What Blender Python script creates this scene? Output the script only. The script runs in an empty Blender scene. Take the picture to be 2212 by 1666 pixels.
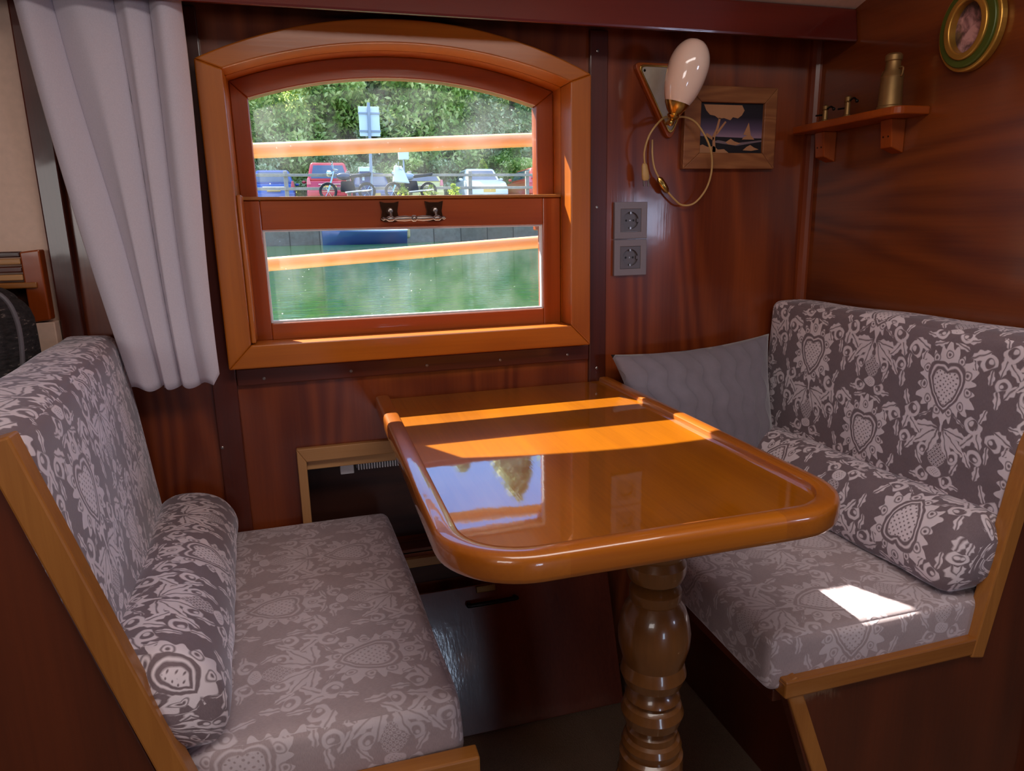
import bpy, bmesh, math, random
import numpy as np
from mathutils import Vector, Matrix
random.seed(7); rng = np.random.default_rng(7)
S = bpy.context.scene; COL = S.collection; PI = math.pi

# ------------------------------------------------------------ camera
cd = bpy.data.cameras.new('camera'); cam = bpy.data.objects.new('camera', cd); COL.objects.link(cam)
cd.sensor_width = 36; cd.lens = 1505 / 2212 * 36; cd.clip_start = .02; cd.clip_end = 300
_X = Vector((.960, -.280, -.021)); _F = Vector((.268, .937, -.222)); _X.normalize(); _F.normalize()
_Z = -_F; _Y = _Z.cross(_X).normalized(); _X = _Y.cross(_Z).normalized()
cam.matrix_world = Matrix(((_X.x, _Y.x, _Z.x, 0), (_X.y, _Y.y, _Z.y, -1.6), (_X.z, _Y.z, _Z.z, 1.11), (0, 0, 0, 1)))
S.camera = cam
# ------------------------------------------------------------ view
S.view_settings.view_transform = 'Standard'; S.view_settings.look = 'None'
S.view_settings.gamma = 1; S.view_settings.exposure = 0.0; S.view_settings.use_curve_mapping = False
S.cycles.use_denoising = True; S.cycles.max_bounces = 8; S.cycles.transparent_max_bounces = 12
S.cycles.diffuse_bounces = 4; S.cycles.glossy_bounces = 4; S.cycles.sample_clamp_indirect = 6
S.cycles.caustics_reflective = False; S.cycles.caustics_refractive = False

# ------------------------------------------------------------ node helper
def srgb(r, g, b):
    f = lambda c: c / 255 / 12.92 if c / 255 <= .04045 else ((c / 255 + .055) / 1.055) ** 2.4
    return (f(r), f(g), f(b), 1)
class NT:
    def __init__(s, nt): s.nt = nt
    def n(s, t, **k):
        x = s.nt.nodes.new(t)
        for a, b in k.items(): setattr(x, a, b)
        return x
    def lk(s, a, b): s.nt.links.new(a, b)
    def val(s, sock, v):
        if isinstance(v, Ex): s.lk(v.s, sock)
        elif hasattr(v, 'is_output'): s.lk(v, sock)
        else: sock.default_value = v
    def m(s, op, a, b=None, c=None, clamp=False):
        x = s.n('ShaderNodeMath', operation=op, use_clamp=clamp)
        for i, v in enumerate((a, b, c)):
            if v is not None: s.val(x.inputs[i], v)
        return Ex(s, x.outputs[0])
    def mix(s, f, a, b):
        x = s.n('ShaderNodeMix', data_type='RGBA'); s.val(x.inputs[0], f)
        s.val(x.inputs[6], a); s.val(x.inputs[7], b); return x.outputs[2]
    def noise(s, vec, scale, detail=3, rough=.5, dist=0):
        x = s.n('ShaderNodeTexNoise'); s.lk(vec, x.inputs['Vector'])
        x.inputs['Scale'].default_value = scale; x.inputs['Detail'].default_value = detail
        x.inputs['Roughness'].default_value = rough; x.inputs['Distortion'].default_value = dist
        return Ex(s, x.outputs[0])
    def mapping(s, vec, scale=(1, 1, 1), loc=(0, 0, 0), rot=(0, 0, 0)):
        x = s.n('ShaderNodeMapping'); s.lk(vec, x.inputs[0])
        s.val(x.inputs[1], loc); x.inputs[2].default_value = rot; x.inputs[3].default_value = scale
        return x.outputs[0]
    def ramp(s, f, stops):
        x = s.n('ShaderNodeValToRGB'); s.val(x.inputs[0], f); cr = x.color_ramp
        while len(cr.elements) < len(stops): cr.elements.new(.5)
        for e, (p, c) in zip(cr.elements, stops): e.position = p; e.color = c
        return x.outputs[0]
    def bump(s, h, strength, dist=.01):
        x = s.n('ShaderNodeBump'); s.val(x.inputs['Height'], h)
        x.inputs['Strength'].default_value = strength; x.inputs['Distance'].default_value = dist
        return x.outputs[0]
class Ex:
    def __init__(s, N, sock): s.N = N; s.s = sock
    def __add__(s, o): return s.N.m('ADD', s, o)
    __radd__ = __add__
    def __sub__(s, o): return s.N.m('SUBTRACT', s, o)
    def __rsub__(s, o): return s.N.m('SUBTRACT', o, s)
    def __mul__(s, o): return s.N.m('MULTIPLY', s, o)
    __rmul__ = __mul__
    def __truediv__(s, o): return s.N.m('DIVIDE', s, o)
    def __abs__(s): return s.N.m('ABSOLUTE', s)
    def mn(s, o): return s.N.m('MINIMUM', s, o)
    def mx(s, o): return s.N.m('MAXIMUM', s, o)
    def f(s, op): return s.N.m(op, s)

def new_mat(name):
    m = bpy.data.materials.new(name); m.use_nodes = True
    nt = m.node_tree; p = nt.nodes['Principled BSDF']; return m, NT(nt), p
def plain(name, col, rough=.5, metal=0, coat=0, spec=.5, bump=0, bscale=80, var=.12):
    m, N, p = new_mat(name); tc = N.n('ShaderNodeTexCoord').outputs['Object']
    nz = N.noise(tc, bscale, 4)
    a = tuple(c * (1 - var) for c in col[:3]) + (1,); b = tuple(min(1, c * (1 + var)) for c in col[:3]) + (1,)
    N.lk(N.mix(nz, a, b), p.inputs['Base Color'])
    p.inputs['Roughness'].default_value = rough; p.inputs['Metallic'].default_value = metal
    p.inputs['Coat Weight'].default_value = coat; p.inputs['Specular IOR Level'].default_value = spec
    if bump: N.lk(N.bump(nz, bump), p.inputs['Normal'])
    return m
def wood(name, dark, light, axis='Z', rough=.3, coat=.6, fig=9, scale=1.0, streak=.5, crough=.06, bump=.04, cior=1.5, spec=.4):
    """varnished wood: cathedral figure plus fine pores along one axis"""
    m, N, p = new_mat(name); tc = N.n('ShaderNodeTexCoord').outputs['Object']
    r = N.n('ShaderNodeObjectInfo').outputs['Random']
    off = N.n('ShaderNodeCombineXYZ'); rr = Ex(N, r) * 13
    for i in range(3): N.lk((rr * (1 + i * .7)).s, off.inputs[i])
    i = 'XYZ'.index(axis); s1 = [3.2 * scale] * 3; s1[i] = .55 * scale; s2 = [170 * scale] * 3; s2[i] = 5 * scale
    v1 = N.mapping(tc, tuple(s1), off.outputs[0]); v2 = N.mapping(tc, tuple(s2), off.outputs[0])
    n1 = N.noise(v1, 1.0, 2, .45, .6); rings = ((n1 * (fig * 6)).f('SINE')) * .5 + .5
    n2 = N.noise(v2, 1.0, 3, .6); n3 = N.noise(v1, 2.6, 3, .6)
    f = rings * (.30 * (1 - streak) + .06) + n2 * (streak * .55) + n3 * .36
    f = N.m('MULTIPLY_ADD', f, 1.7, -.42, clamp=True)
    mid = tuple((a + b) / 2 for a, b in zip(dark, light))
    N.lk(N.ramp(f, [(0, dark), (.5, mid), (1, light)]), p.inputs['Base Color'])
    p.inputs['Roughness'].default_value = rough; p.inputs['Coat Weight'].default_value = coat
    p.inputs['Specular IOR Level'].default_value = spec; p.inputs['Coat Roughness'].default_value = crough; p.inputs['Coat IOR'].default_value = cior
    wv = N.noise(tc, 14, 2) * .5 + n2 * .12
    bn = N.bump(wv, bump, .02); N.lk(bn, p.inputs['Normal']); N.lk(bn, p.inputs['Coat Normal'])
    return m

# ------------------------------------------------------------ world: blue sky with soft clouds
w = bpy.data.worlds.new('sky'); S.world = w; w.use_nodes = True; N = NT(w.node_tree)
bg = w.node_tree.nodes['Background']; tc = N.n('ShaderNodeTexCoord').outputs['Generated']
sp = N.n('ShaderNodeSeparateXYZ'); N.lk(tc, sp.inputs[0])
grad = N.ramp(Ex(N, sp.outputs[2]), [(0, srgb(205, 212, 225)), (.20, srgb(110, 162, 226)), (.48, srgb(78, 136, 214)), (.78, srgb(180, 198, 220)), (1, srgb(196, 206, 222))])
cl = N.noise(N.mapping(tc, (2.2, 2.2, 5), (3.1, .4, 0)), 1.6, 5, .6)
cf = N.m('MULTIPLY_ADD', cl, 6, -3.55, clamp=True)
N.lk(N.mix(cf * .8, grad, (1.0, 1.0, 1.0, 1)), bg.inputs[0]); bg.inputs[1].default_value = 4.2
# ------------------------------------------------------------ sun, window opposite and added fill lights
def light(name, kind, energy, loc, direction, color=(1, 1, 1), size=None, **k):
    d = bpy.data.lights.new(name, kind); d.energy = energy; d.color = color
    if size: d.shape = 'RECTANGLE'; d.size, d.size_y = size
    for a, b in k.items(): setattr(d, a, b)
    o = bpy.data.objects.new(name, d); COL.objects.link(o); o.location = loc
    o.rotation_euler = Vector(direction).to_track_quat('-Z', 'Y').to_euler(); return o
light('sun', 'SUN', 23.0, (-10, 18, 25), (.49, -.89, -1), (1, .96, .88), angle=.0093)
light('opposite_window_light', 'AREA', 6, (2.36, -2.96, 1.14), (0, 1, 0), (.62, .72, 1), (.40, .26))
light('rear_fill_light', 'AREA', 10, (-1.2, -2.96, 1.25), (.2, 1, -.1), (1, .95, .92), (.9, .5))  # soft fill added behind the camera, not a known window
light('low_fill_light', 'AREA', 2.6, (.50, -2.96, .27), (0, 1, 0), (.60, .76, 1), (.20, .34))  # low cool source added to brighten the hatch and its blue reflection
light('overhead_fill_light', 'AREA', 16, (.4, -1.2, 1.83), (0, .1, -1), (1, .93, .87), (1.1, .6))  # fill added overhead; the ceiling has no known hatch here

# ------------------------------------------------------------ object helpers
WL = {}
def tag(o, label=None, cat=None, group=None, kind=None):
    if label: o['label'] = label
    if cat: o['category'] = cat
    if group: o['group'] = group
    if kind: o['kind'] = kind
    return o
def thing(name, loc, label=None, cat=None, group=None, kind=None):
    o = bpy.data.objects.new(name, None); COL.objects.link(o); o.location = loc; o.empty_display_size = .05
    WL[o.name] = Vector(loc); return tag(o, label, cat, group, kind)
def link_mesh(name, me, mat, parent=None, center=True):
    n = len(me.vertices); co = np.empty(n * 3); me.vertices.foreach_get('co', co); co = co.reshape(-1, 3)
    c = Vector((co.min(0) + co.max(0)) / 2)
    me.transform(Matrix.Translation(-c))
    mats = mat if isinstance(mat, (list, tuple)) else [mat]
    for x in mats: me.materials.append(x)
    o = bpy.data.objects.new(name, me); COL.objects.link(o)
    if parent is not None: o.parent = parent; o.location = c - WL[parent.name]
    else: o.location = c
    WL[o.name] = c; return o
class MB:
    """collects shapes into one mesh"""
    def __init__(s): s.v = []; s.f = []; s.mi = []; s.uv = None
    def add(s, v, f, mi=0):
        b = len(s.v); s.v += [tuple(x) for x in v]; s.f += [tuple(i + b for i in q) for q in f]; s.mi += [mi] * len(f); return s
    def box(s, x0, x1, y0, y1, z0, z1, mi=0):
        return s.hexa([(x0, y0, z0), (x1, y0, z0), (x1, y1, z0), (x0, y1, z0), (x0, y0, z1), (x1, y0, z1), (x1, y1, z1), (x0, y1, z1)], mi)
    def hexa(s, c, mi=0):
        return s.add(c, [(0, 3, 2, 1), (4, 5, 6, 7), (0, 1, 5, 4), (1, 2, 6, 5), (2, 3, 7, 6), (3, 0, 4, 7)], mi)
    def prism(s, pts, a0, a1, axis='Y', mi=0):
        """polygon given in the two other axes, extruded along one axis"""
        mk = {'Y': lambda p, a: (p[0], a, p[1]), 'X': lambda p, a: (a, p[0], p[1]), 'Z': lambda p, a: (p[0], p[1], a)}[axis]
        n = len(pts); v = [mk(p, a0) for p in pts] + [mk(p, a1) for p in pts]
        return s.add(v, [tuple(range(n)), tuple(range(2 * n - 1, n - 1, -1))] + [(i, i + n, (i + 1) % n + n, (i + 1) % n) for i in range(n)], mi)
    def strip(s, A, B, a0, a1, axis='Y', closed=False, mi=0):
        """solid between two polylines"""
        mk = {'Y': lambda p, a: (p[0], a, p[1]), 'X': lambda p, a: (a, p[0], p[1]), 'Z': lambda p, a: (p[0], p[1], a)}[axis]
        n = len(A); v = [mk(p, a0) for p in A] + [mk(p, a0) for p in B] + [mk(p, a1) for p in A] + [mk(p, a1) for p in B]; f = []
        for i in range(n if closed else n - 1):
            j = (i + 1) % n
            f += [(i, j, n + j, n + i), (2 * n + i, 3 * n + i, 3 * n + j, 2 * n + j), (i, 2 * n + i, 2 * n + j, j), (n + i, n + j, 3 * n + j, 3 * n + i)]
        if not closed: f += [(0, n, 3 * n, 2 * n), (n - 1, 3 * n - 1, 4 * n - 1, 2 * n - 1)]
        return s.add(v, f, mi)
    def lathe(s, prof, center=(0, 0, 0), axis=(0, 0, 1), seg=32, mi=0, sx=1, sy=1):
        """prof: (radius, height) from bottom to top"""
        q = Vector((0, 0, 1)).rotation_difference(Vector(axis).normalized()); c = Vector(center); v = []; f = []; n = len(prof)
        for r, h in prof:
            for k in range(seg):
                a = 2 * PI * k / seg; v.append(c + q @ Vector((r * math.cos(a) * sx, r * math.sin(a) * sy, h)))
        for i in range(n - 1):
            for k in range(seg):
                k2 = (k + 1) % seg; f.append((i * seg + k, i * seg + k2, (i + 1) * seg + k2, (i + 1) * seg + k))
        f.append(tuple(range(seg - 1, -1, -1))); f.append(tuple((n - 1) * seg + k for k in range(seg)))
        return s.add(v, f, mi)
    def tube(s, pts, r, seg=10, closed=False, mi=0):
        P = [Vector(p) for p in pts]; n = len(P); R = r if isinstance(r, (list, tuple)) else [r] * n; v = []; f = []; up = None
        for i in range(n):
            a = P[i - 1] if (i > 0 or closed) else P[i]; b = P[(i + 1) % n] if (i < n - 1 or closed) else P[i]
            t = (b - a).normalized()
            if up is None: up = t.orthogonal().normalized()
            up = (up - t * up.dot(t)); up = up.normalized() if up.length > 1e-6 else t.orthogonal().normalized(); w_ = t.cross(up)
            for k in range(seg):
                an = 2 * PI * k / seg; v.append(P[i] + (up * math.cos(an) + w_ * math.sin(an)) * R[i])
        for i in range(n if closed else n - 1):
            j = (i + 1) % n
            for k in range(seg):
                k2 = (k + 1) % seg; f.append((i * seg + k, i * seg + k2, j * seg + k2, j * seg + k))
        if not closed: f.append(tuple(range(seg - 1, -1, -1))); f.append(tuple((n - 1) * seg + k for k in range(seg)))
        return s.add(v, f, mi)
    def ball(s, c, r, seg=16, rings=10, mi=0, sc=(1, 1, 1)):
        v = []; f = []
        for i in range(rings + 1):
            t = PI * i / rings
            for k in range(seg):
                a = 2 * PI * k / seg; v.append((c[0] + r * sc[0] * math.sin(t) * math.cos(a), c[1] + r * sc[1] * math.sin(t) * math.sin(a), c[2] + r * sc[2] * math.cos(t)))
        for i in range(rings):
            for k in range(seg):
                k2 = (k + 1) % seg; f.append((i * seg + k, (i + 1) * seg + k, (i + 1) * seg + k2, i * seg + k2))
        return s.add(v, f, mi)
    def build(s, name, mat, parent=None, bevel=0, smooth=False, seg=2, subsurf=0, solid=0, sharp=42):
        me = bpy.data.meshes.new(name); me.from_pydata(s.v, [], s.f); me.validate()
        if len(me.polygons) == len(s.mi): me.polygons.foreach_set('material_index', s.mi)
        bm = bmesh.new(); bm.from_mesh(me); bmesh.ops.remove_doubles(bm, verts=bm.verts, dist=1e-6)
        bmesh.ops.recalc_face_normals(bm, faces=bm.faces); bm.to_mesh(me); bm.free()
        o = link_mesh(name, me, mat, parent)
        if smooth:
            me.shade_smooth()
            me.set_sharp_from_angle(angle=math.radians(sharp))
        if solid: x = o.modifiers.new('thick', 'SOLIDIFY'); x.thickness = solid; x.offset = 0
        if bevel:
            x = o.modifiers.new('bevel', 'BEVEL'); x.width = bevel; x.segments = seg; x.limit_method = 'ANGLE'; x.angle_limit = .6
        if subsurf: x = o.modifiers.new('sub', 'SUBSURF'); x.levels = subsurf; x.render_levels = subsurf
        return o
def catmull(pts, n=8):
    P = [Vector(p) for p in pts]; P = [2 * P[0] - P[1]] + P + [2 * P[-1] - P[-2]]; out = []
    for i in range(1, len(P) - 2):
        for k in range(n):
            t = k / n; a, b, c, d = P[i - 1:i + 3]
            out.append(.5 * ((2 * b) + (c - a) * t + (2 * a - 5 * b + 4 * c - d) * t * t + (3 * b - 3 * c + d - a) * t ** 3))
    out.append(P[-2]); return out
def copy_tree(o, parent=None):
    c = o.copy(); COL.objects.link(c)
    if parent is not None: c.parent = parent
    for ch in list(o.children): copy_tree(ch, c)
    return c

# ------------------------------------------------------------ materials
MAH = wood('mahogany_plywood', srgb(98, 38, 17), srgb(156, 74, 32), 'Z', rough=.32, coat=.45, crough=.10, fig=12, streak=.40)
MAHX = wood('mahogany_plywood_across', srgb(92, 38, 12), srgb(142, 70, 22), 'Y', rough=.3, coat=.6, crough=.12, fig=9, streak=.45)
TRIM = wood('dark_mahogany_batten', srgb(66, 24, 14), srgb(108, 42, 22), 'Z', rough=.35, coat=.4, fig=4)
TRIMX = wood('dark_mahogany_rail', srgb(74, 27, 14), srgb(122, 50, 26), 'X', rough=.35, coat=.4, fig=4)
REDW = wood('red_mahogany_beam', srgb(80, 20, 14), srgb(116, 34, 22), 'X', rough=.3, coat=.5, fig=3, streak=.3)
TEAK = wood('teak_casing', srgb(152, 76, 12), srgb(200, 112, 22), 'Z', rough=.35, coat=.2, crough=.15, fig=5)
TEAKX = wood('teak_casing_across', srgb(152, 76, 12), srgb(200, 112, 22), 'X', rough=.35, coat=.2, crough=.15, fig=5)
SASH = wood('red_cedar_sash', srgb(136, 56, 12), srgb(180, 86, 20), 'Z', rough=.35, coat=.25, fig=5)
SASHX = wood('red_cedar_sash_across', srgb(136, 56, 12), srgb(180, 86, 20), 'X', rough=.35, coat=.25, fig=5)
TABLE = wood('table_veneer', srgb(136, 72, 2), srgb(180, 104, 3), 'Y', rough=.4, coat=1, crough=.03, fig=3, streak=.55, bump=.015, cior=2.0, spec=.1)
RIM = wood('table_rim', srgb(150, 78, 18), srgb(190, 110, 26), 'Y', rough=.3, coat=1, crough=.04, fig=3)
RIMX = wood('table_rim_across', srgb(160, 84, 16), srgb(198, 116, 24), 'X', rough=.3, coat=1, crough=.04, fig=3)
OAK = wood('oak_trim', srgb(142, 84, 32), srgb(186, 122, 56), 'Z', rough=.4, coat=.3, fig=3, streak=.7)
OAKX = wood('oak_trim_across', srgb(142, 84, 32), srgb(186, 122, 56), 'X', rough=.4, coat=.3, fig=3, streak=.7)
ENDP = wood('bench_end_mahogany', srgb(70, 26, 10), srgb(110, 46, 18), 'Z', rough=.4, coat=.4, fig=4)
LEGW = wood('turned_walnut', srgb(84, 50, 22), srgb(124, 76, 34), 'Z', rough=.3, coat=.6, fig=2, streak=.7)
PINE = wood('pale_pine', srgb(170, 120, 72), srgb(205, 156, 104), 'X', rough=.5, coat=.1, fig=3)
PINEZ = wood('pale_pine_upright', srgb(170, 120, 72), srgb(205, 156, 104), 'Z', rough=.5, coat=.1, fig=3)
CARVED = wood('carved_frame_wood', srgb(124, 72, 42), srgb(176, 116, 72), 'X', rough=.5, coat=.1, fig=10, scale=4)
DARKW = wood('dark_hull_board', srgb(50, 24, 16), srgb(80, 40, 26), 'X', rough=.5, coat=.2)  # dark brown wood, used for boards, rail and side cabinet
HATCH = wood('hatch_mahogany', srgb(92, 40, 26), srgb(140, 66, 44), 'Z', rough=.25, coat=.8, crough=.06, fig=4, bump=.06)
CREAM = plain('cream_paint', srgb(226, 190, 168), .5)
BRASS = plain('brass', srgb(200, 160, 84), .25, 1, var=.1)
OLDBRASS = plain('old_brass', srgb(150, 116, 72), .5, .8, var=.25, bscale=40)
BRONZE = plain('dark_bronze', srgb(70, 44, 30), .3, .9, var=.4, bscale=60)
STEEL = plain('worn_steel', srgb(150, 140, 135), .3, .9)
IRON = plain('black_iron', srgb(32, 28, 28), .35, .7)
BLACK = plain('black_plastic', srgb(26, 24, 26), .5)
GREYP = plain('grey_plastic', srgb(128, 118, 124), .4, .0, spec=.4, var=.04)
GREYD = plain('dark_grey_plastic', srgb(96, 90, 96), .4)
WHITEP = plain('white_plastic', srgb(215, 212, 215), .5)
GOLDTRIM = plain('gilt_moulding', srgb(190, 140, 60), .35, .7)
GREENF = plain('green_lacquer', srgb(74, 84, 26), .4, .2, var=.3, bscale=20)

# clear pane with dust specks
def glass(name, dust):
    m, N, p = new_mat(name); nt = m.node_tree; out = [n for n in nt.nodes if n.type == 'OUTPUT_MATERIAL'][0]
    tr = N.n('ShaderNodeBsdfTransparent'); tr.inputs[0].default_value = (.97, .985, .98, 1)
    gl = N.n('ShaderNodeBsdfGlossy'); gl.inputs['Roughness'].default_value = .02
    df = N.n('ShaderNodeBsdfTranslucent'); df.inputs[0].default_value = (.9, .9, .88, 1)
    fr = N.n('ShaderNodeLayerWeight'); fr.inputs[0].default_value = .5; fz = Ex(N, fr.outputs['Facing']); f5 = N.m('POWER', fz, 5.0) * .9 + .035
    m1 = N.n('ShaderNodeMixShader'); N.lk(f5.s, m1.inputs[0]); N.lk(tr.outputs[0], m1.inputs[1]); N.lk(gl.outputs[0], m1.inputs[2])
    tc = N.n('ShaderNodeTexCoord').outputs['Object']
    a = N.m('MULTIPLY_ADD', N.noise(tc, 190, 2, .5), 18, -13.2, clamp=True); b = N.m('MULTIPLY_ADD', N.noise(tc, 9, 3), 3, -1.2, clamp=True)
    d = a * b * dust + b * .03
    m2 = N.n('ShaderNodeMixShader'); N.lk(d.s, m2.inputs[0]); N.lk(m1.outputs[0], m2.inputs[1]); N.lk(df.outputs[0], m2.inputs[2])
    N.lk(m2.outputs[0], out.inputs[0]); return m
GLASS = glass('window_glass', .8)

# woven damask: fruit-and-leaf columns, half dropped, drawn with distance functions of the cloth's own coordinates
def damask(name, ground, light_, contrast=1.0, sheen=.5):
    m, N, p = new_mat(name)
    uv = N.n('ShaderNodeTexCoord').outputs['UV']
    wob = N.n('ShaderNodeTexNoise'); N.lk(uv, wob.inputs['Vector']); wob.inputs['Scale'].default_value = 45; wob.inputs['Detail'].default_value = 1
    sc = N.n('ShaderNodeSeparateXYZ'); N.lk(wob.outputs[1], sc.inputs[0]); su = N.n('ShaderNodeSeparateXYZ'); N.lk(uv, su.inputs[0])
    W = .19; H = 1.5
    U = Ex(N, su.outputs[0]) / W + (Ex(N, sc.outputs[0]) - .5) * .05; V = Ex(N, su.outputs[1]) / W + (Ex(N, sc.outputs[1]) - .5) * .05
    i = U.f('ROUND'); us = U - i; u = abs(us); par = abs(N.m('MODULO', i, 2.0))
    V2 = V + par * (H / 2); v = V2 - (V2 / H).f('ROUND') * H
    def leaf(cx, cy, a, b, deg):
        c, s = math.cos(math.radians(deg)), math.sin(math.radians(deg)); x = u - cx; y = v - cy
        lx = N.m('MULTIPLY_ADD', x, c, (y * s).s); ly = N.m('MULTIPLY_ADD', y, c, (x * (-s)).s)
        q = lx / a; jag = N.m('PINGPONG', lx, .034) * .42
        return (abs(ly) - (1 - q * q) * (b * 1.22) + jag).mx(.0055 - abs(ly) + abs(q) * .004)
    def dist(cx, cy, ky=1):
        x = u - cx; y = (v - cy) * ky; return (x * x + y * y).f('SQRT')
    def ring(cx, cy, r, t): return abs(dist(cx, cy) - r) - t
    def grid(k, inner):
        a = (u + v) * k; b = (u - v) * k
        fa = abs(a - a.f('ROUND')); fb = abs(b - b.f('ROUND')); q = (fa * fa + fb * fb).f('SQRT'); return (q - inner) / k
    mv = .33; q = dist(0, mv, .86); th = N.m('ARCTAN2', u, (v - mv) * .86)
    k = 11; f = th * (k / (2 * PI)); fl = (f - f.f('ROUND')) * (2 * PI / k); px = q * fl.f('COSINE') - .255; py = q * fl.f('SINE')
    cd_ = (px * px + py * py).f('SQRT'); circ = abs(cd_ - .036) - .007; dot = cd_ - .015
    hv = (v - mv) * .92 - u * .62 + .055; qh = (u * u * 1.15 + hv * hv).f('SQRT')
    f2 = (th * 22.0).f('COSINE'); rays = (q - f2 * .030 - (th * 6.0).f('COSINE') * .030 - .315).mx(.228 - qh)
    heart = (qh - .150).mx(0 - grid(17, .20)); hring = abs(qh - .185) - .009
    D = (rays.mx(0 - circ - .002)).mx(0 - dot).mn(heart).mn(hring)
    D = D.mn((u - .012).mx(abs(v + .08) - .08))                                   # stem
    for dg, L in ((-72, .16), (-40, .19), (-8, .15)):                            # drooping palmette
        r_ = math.radians(dg); D = D.mn(leaf(.03 + L * math.cos(r_), -.13 + L * math.sin(r_), L, .05, dg))
    bq = N.m('MULTIPLY_ADD', (dist(0, -.42, .8) - .10), 1, 0.0); D = D.mn(bq.mx(abs(grid(21, .3)) - .006))   # berries
    D = D.mn((dist(0, -.60, 1.5) - .085).mx(0 - (dist(0, -.60, 1.5) - .055) .mx(grid(30, .2))))
    def curl(cx, cy, r, t, dg):   # open scroll: a ring cut by a half plane, with a bud at its heart
        c, s__ = math.cos(math.radians(dg)), math.sin(math.radians(dg)); ds = dist(cx, cy)
        cut = (u - cx) * c + (v - cy) * s__ - r * .72
        return (abs(ds - r) - t * .85).mx(cut).mn(dist(cx + r * .30 * -s__, cy + r * .30 * c) - r * .34)
    D = D.mn(curl(.17, -.40, .055, .018, 200)).mn(leaf(.21, -.50, .10, .03, 62)).mn(curl(.14, -.66, .06, .018, 120)).mn(leaf(.22, -.70, .10, .028, 5))
    D = D.mn(curl(.36, -.01, .075, .024, 60)).mn(leaf(.42, -.14, .13, .045, 105)).mn(leaf(.31, -.18, .13, .042, 48)).mn(leaf(.20, -.02, .10, .018, -35)).mn(leaf(.45, .10, .10, .034, 70))
    D = D.mn(curl(.41, -.33, .06, .02, 250)).mn(leaf(.33, -.37, .11, .036, 125)).mn(leaf(.45, -.47, .10, .034, 85))
    D = D.mn(curl(.42, .61, .07, .023, 300)).mn(leaf(.33, .68, .13, .042, 25)).mn(leaf(.29, .56, .09, .03, 110)).mn(leaf(.47, .48, .10, .03, 90)).mn(leaf(.12, .73, .12, .03, 160))
    mask = N.m('MULTIPLY_ADD', D, -90, .5, clamp=True)
    tex = N.noise(N.mapping(uv, (900, 160, 1)), 1, 3, .6); mot = N.noise(uv, 22, 4, .6)
    g = N.mix(tex * .6 + mot * .4, tuple(c * .62 for c in ground[:3]) + (1,), tuple(c * 1.45 for c in ground[:3]) + (1,))
    l = N.mix(mot, tuple(c * .88 for c in light_[:3]) + (1,), tuple(min(1, c * 1.1) for c in light_[:3]) + (1,))
    mm = mask * contrast
    N.lk(N.mix(mm, g, l), p.inputs['Base Color']); p.inputs['Roughness'].default_value = .8
    p.inputs['Sheen Weight'].default_value = sheen; p.inputs['Sheen Roughness'].default_value = .4
    p.inputs['Sheen Tint'].default_value = (.9, .88, 1, 1); p.inputs['Specular IOR Level'].default_value = .2
    N.lk(N.bump(mask * .5 + tex * .3, .25, .003), p.inputs['Normal']); return m
VELVET = damask('damask_velvet', srgb(122, 105, 110), srgb(226, 211, 217), 1.0)
VELVET_SEAT = damask('damask_velvet_seat', srgb(166, 148, 150), srgb(222, 208, 214), .62)

def quilt():
    m, N, p = new_mat('quilted_grey_velvet'); uv = N.n('ShaderNodeTexCoord').outputs['UV']
    su = N.n('ShaderNodeSeparateXYZ'); N.lk(uv, su.inputs[0]); U = Ex(N, su.outputs[0]); V = Ex(N, su.outputs[1])
    a = (U * 62 + (V * 75).f('SINE') * .5).f('SINE'); h = abs(a).f('SQRT')
    nz = N.noise(uv, 30, 4)
    N.lk(N.mix(nz * .6 + h * .25, srgb(104, 96, 106), srgb(140, 130, 142)), p.inputs['Base Color'])
    p.inputs['Roughness'].default_value = .75; p.inputs['Sheen Weight'].default_value = .5
    N.lk(N.bump(h * .8 + nz * .5, .5, .006), p.inputs['Normal']); return m
QUILT = quilt()
def carpet():
    m, N, p = new_mat('brown_carpet'); tc = N.n('ShaderNodeTexCoord').outputs['Object']
    a = N.noise(tc, 420, 2, .7); b = N.noise(tc, 6, 3)
    N.lk(N.mix(a * .7 + b * .4, srgb(84, 64, 50), srgb(176, 146, 120)), p.inputs['Base Color'])
    p.inputs['Roughness'].default_value = .95; N.lk(N.bump(a, .6, .004), p.inputs['Normal']); return m
CARPET = carpet()
def cloth():
    m, N, p = new_mat('lavender_grey_curtain_cloth'); tc = N.n('ShaderNodeTexCoord').outputs['Object']
    nz = N.noise(tc, 500, 2)
    N.lk(N.mix(nz, srgb(192, 182, 194), srgb(212, 202, 212)), p.inputs['Base Color']); p.inputs['Roughness'].default_value = .7
    p.inputs['Sheen Weight'].default_value = .3; return m
CLOTH = cloth()

# ============================================================ THE SETTING
def arch(x0, x1, zs, za, n=24):
    """points from the right springing over the crown to the left springing"""
    c = (x0 + x1) / 2; a = (x1 - x0) / 2; h = za - zs; r = (a * a + h * h) / (2 * h); zc = za - r; t0 = math.asin(a / r)
    return [(c + r * math.sin(t0 - 2 * t0 * i / n), zc + r * math.cos(t0 - 2 * t0 * i / n)) for i in range(n + 1)]
WXL, WXR = -.127, .592
hole = [(WXL - .008, .866), (WXR + .008, .866)] + arch(WXL - .008, WXR + .008, 1.424, 1.490)
top = [(-.482, .80), (1.275, .80)] + [(1.275 - (1.757) * i / 24, 1.78) for i in range(25)]
mb = MB(); mb.strip(hole, top, 0, .10, closed=True)
mb.strip([(-.05, .33), (.66, .33), (.66, .60), (-.05, .60)], [(-.482, -.1), (1.275, -.1), (1.275, .80), (-.482, .80)], 0, .10, closed=True)
tag(mb.build('wall_back', MAH), kind='structure')
tag(MB().box(-3.2, -.482, .0, .10, -.1, 1.78).build('wall_galley', CREAM), kind='structure')
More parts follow.
